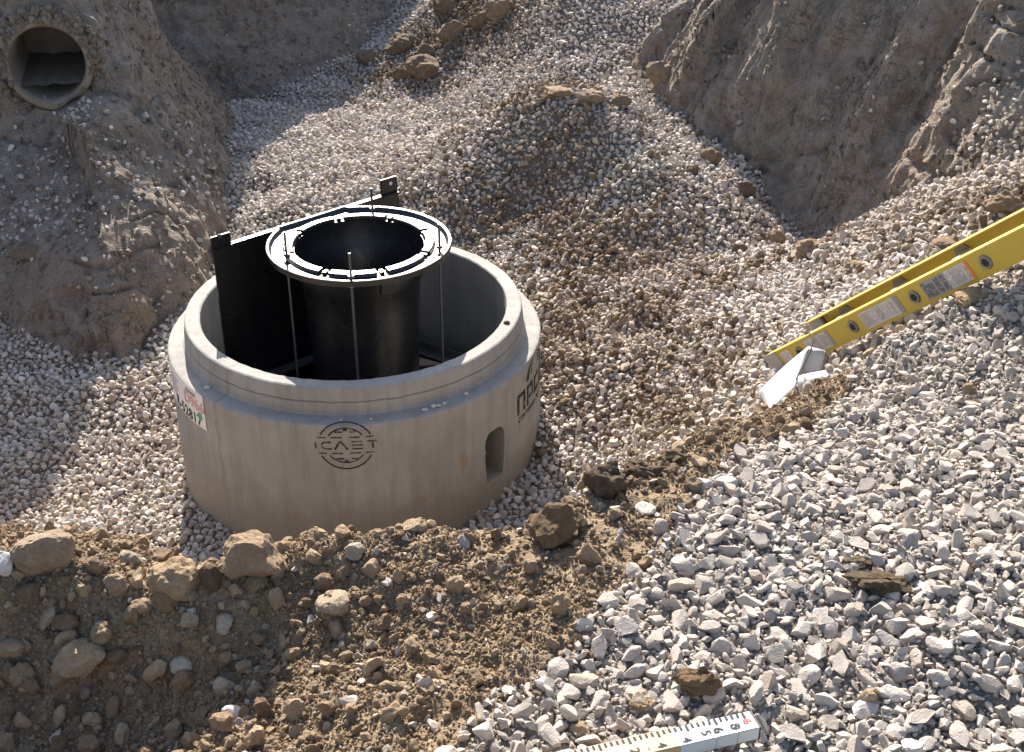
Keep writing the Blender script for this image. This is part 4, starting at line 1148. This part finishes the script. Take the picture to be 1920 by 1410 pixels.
rock('stone', -0.343, 1.987, .068, .04, (.45, .36, .26), 'smooth oval beige stone on the spoil below the round boulder', 'stone', 805, rough=.05)
rock('soil_clod', 0.081, 2.129, .115, .10, DRK, 'big dark brown clod overhanging the crest right of the ring', 'clod', 806, yaw=.6, tilt=(.3, -.3))
rock('soil_clod', 0.682, 1.944, .135, .055, (.13, .095, .06), 'dark cracked flat cake of soil lying on the grey stones', 'clod', 807, yaw=-.15, sink=.1, rough=.42, depth=.7, cuts=3)
rock('soil_clod', 0.672, 2.018, .07, .03, (.16, .12, .078), 'thin dark crust of soil behind the flat cracked cake', 'clod', 808, sink=.1, rough=.3)
rock('soil_clod', 0.317, 1.680, .082, .055, (.19, .13, .075), 'round split dark brown clod near the levelling rod', 'clod', 809, sink=.12, rough=.25)
rock('soil_clod', 0.217, 1.641, .046, .02, (.34, .25, .155), 'small flattened crumbly brown clod among stones by the rod', 'clod', 810, sink=.1, rough=.3)
rock('soil_clod', -0.197, 2.184, .056, .036, TANL, 'angular tan clod perched on the crest before the ring', 'clod', 811, yaw=.4, cuts=9)
rock('stone', -0.523, 1.811, .044, .04, (.70, .60, .53), 'pinkish white angular stone on bare brown soil', 'stone', 812, False, cuts=9)
rock('stone', -0.151, 1.926, .024, .018, (.70, .58, .50), 'tiny pink stone in the middle of the soil slope', 'stone', 813, False, cuts=9)
rock('stone', -0.641, 1.931, .044, .03, (.60, .53, .44), 'small pale round stone at the edge of the hollow', 'stone', 814, rough=.05)
rock('soil_clod', -0.986, 1.974, .058, .042, TANL, 'fist sized tan clod upper of two at the hollow end', 'clod', 815)
rock('soil_clod', -0.964, 1.943, .052, .036, TAN, 'fist sized tan clod lower of two at the hollow end', 'clod', 816)
rock('soil_clod', -0.954, 2.044, .056, .05, (.24, .17, .11), 'dark crumbly clod under the big flat-faced boulder', 'clod', 817)
rock('soil_clod', -0.882, 2.006, .062, .052, (.26, .18, .11), 'dark knobbly clod in the shaded hollow below the crest', 'clod', 818)
rock('stone', -0.917, 2.014, .055, .022, (.44, .36, .27), 'tilted brown stone slab beside the dark knobbly clod', 'stone', 819, tilt=(0, -.9), yaw=.4, rough=.04)
rock('stone', -1.008, 2.073, .05, .06, (.60, .58, .55), 'light grey stone beside the big flat-faced boulder', 'stone', 820, False)
rock('soil_clod', -0.772, 1.951, .044, .04, (.26, .18, .11), 'dark clod touching the large blocky tan clod', 'clod', 821)
rock('soil_clod', -0.591, 2.041, .045, .06, (.17, .12, .08), 'dark upright clod wedged between tan clod and round boulder', 'clod', 822)
rock('soil_clod', -0.727, 2.011, .045, .032, TAN, 'tan clod just below the crest in the hollow', 'clod', 823)
rock('soil_clod', -0.779, 2.042, .05, .036, (.40, .30, .2), 'brown clod under the crest between the two big boulders', 'clod', 824)
rock('stone', 0.277, 2.231, .044, .022, (.68, .62, .54), 'flat whitish stone lying on the brown soil edge', 'stone', 825, False)
rock('stone', 0.457, 2.323, .05, .034, (.44, .42, .40), 'blue grey stone at the border of soil and limestone', 'stone', 826, False)
rock('stone', 1.499, 4.149, .115, .05, (.33, .235, .165), 'long flat reddish brown stone on gravel behind the ladder', 'stone', 827, yaw=.1, sink=.2, rough=.05)
rock('soil_clod', 1.291, 5.957, .11, .085, (.36, .27, .17), 'tan clod at the lip of the dark hollow under the cut wall', 'clod', 828)
rock('soil_clod', 1.259, 5.057, .15, .09, (.36, .27, .17), 'broad crumbled clod on the gravel before the dark hollow', 'clod', 829, rough=.25)
rock('soil_clod', 1.064, 5.643, .09, .08, (.22, .16, .11), 'dark brown clod left of the hollow on pale gravel', 'clod', 830)
rock('soil_clod', 1.040, 6.570, .12, .09, (.32, .24, .16), 'brown clod against the foot of the grooved wall', 'clod', 831)
rock('soil_clod', 1.185, 6.280, .12, .11, (.20, .15, .11), 'dark shaded clod in the gully at the wall foot', 'clod', 832)
rock('soil_clod', 0.917, 6.275, .06, .05, (.22, .16, .11), 'small dark clod left of the brown clod at the wall foot', 'clod', 833)
rock('soil_clod', 1.275, 4.460, .08, .045, TAN, 'small flat tan clod on gravel near the far ladder rail', 'clod', 834)
rock('soil_clod', 1.194, 3.061, .085, .04, (.44, .33, .2), 'layered tan clod on limestone under the ladder', 'clod', 835)
rock('soil_clod', 1.704, 4.230, .16, .10, (.30, .22, .15), 'crumbling brown lump on the right gravel slope above the ladder', 'clod', 836, rough=.25)
rock('soil_clod', 0.873, 7.510, .2, .15, (.34, .265, .19), 'rounded soil lump at the far end of the grooved wall', 'clod', 837, sink=.4)
rock('boulder', -0.073, 9.072, .21, .16, (.33, .25, .17), 'brown boulder high on the shaded rubble slope', 'boulder', 838)
rock('boulder', -0.416, 9.270, .24, .18, (.30, .23, .16), 'wide brown boulder in the middle of the rubble slope', 'boulder', 839)
rock('boulder', -0.599, 9.048, .27, .15, (.24, .175, .12), 'long dark boulder at the bottom of the rubble slope', 'boulder', 840, yaw=.2)
rock('boulder', -0.772, 9.110, .16, .13, (.26, .19, .13), 'dark boulder left of the long one on the rubble slope', 'boulder', 841)
rock('boulder', -0.819, 9.520, .24, .2, (.25, .19, .14), 'big shaded boulder against the back wall foot', 'boulder', 842)
rock('boulder', -0.487, 9.640, .2, .15, (.28, .21, .15), 'boulder near the top of the shaded rubble slope', 'boulder', 843)
rock('boulder', -1.055, 9.492, .17, .12, (.25, .19, .14), 'shaded boulder on the gravel by the back wall', 'boulder', 844)
rock('boulder', -0.224, 9.183, .17, .13, (.27, .2, .14), 'smaller boulder between two wide ones on the rubble', 'boulder', 845)
rock('boulder', -0.608, 9.250, .16, .12, (.27, .2, .14), 'boulder directly behind the long dark one', 'boulder', 846)
rock('soil_clod', 0.423, 6.737, .15, .08, (.40, .30, .2), 'tan clod on the sunny top of the gravel mound', 'clod', 847)
rock('soil_clod', 0.229, 6.830, .2, .09, (.36, .265, .17), 'low wide clod along the crest of the gravel mound', 'clod', 848)
rock('soil_clod', 0.570, 6.790, .12, .08, (.34, .25, .17), 'brown clod beside the tan one on the mound top', 'clod', 849)
rock('stone', -2.348, 5.833, .17, .07, (.27, .2, .14), 'smooth brown stone embedded in the shaded left bank', 'stone', 850, yaw=.2, sink=.3, rough=.04)
rock('soil_clod', .205, 2.31, .10, .07, (.13, .095, .065), 'moist almost black soil clod behind the big dark clod on the crest', 'clod', 851, rough=.3)
rock('soil_clod', .285, 2.385, .09, .06, (.14, .10, .07), 'moist black lump on the broken edge of the soil strip', 'clod', 852, rough=.3)
rock('soil_clod', .36, 2.46, .075, .05, (.20, .15, .10), 'dark soil lump at the upper end of the broken moist edge', 'clod', 853, rough=.3)
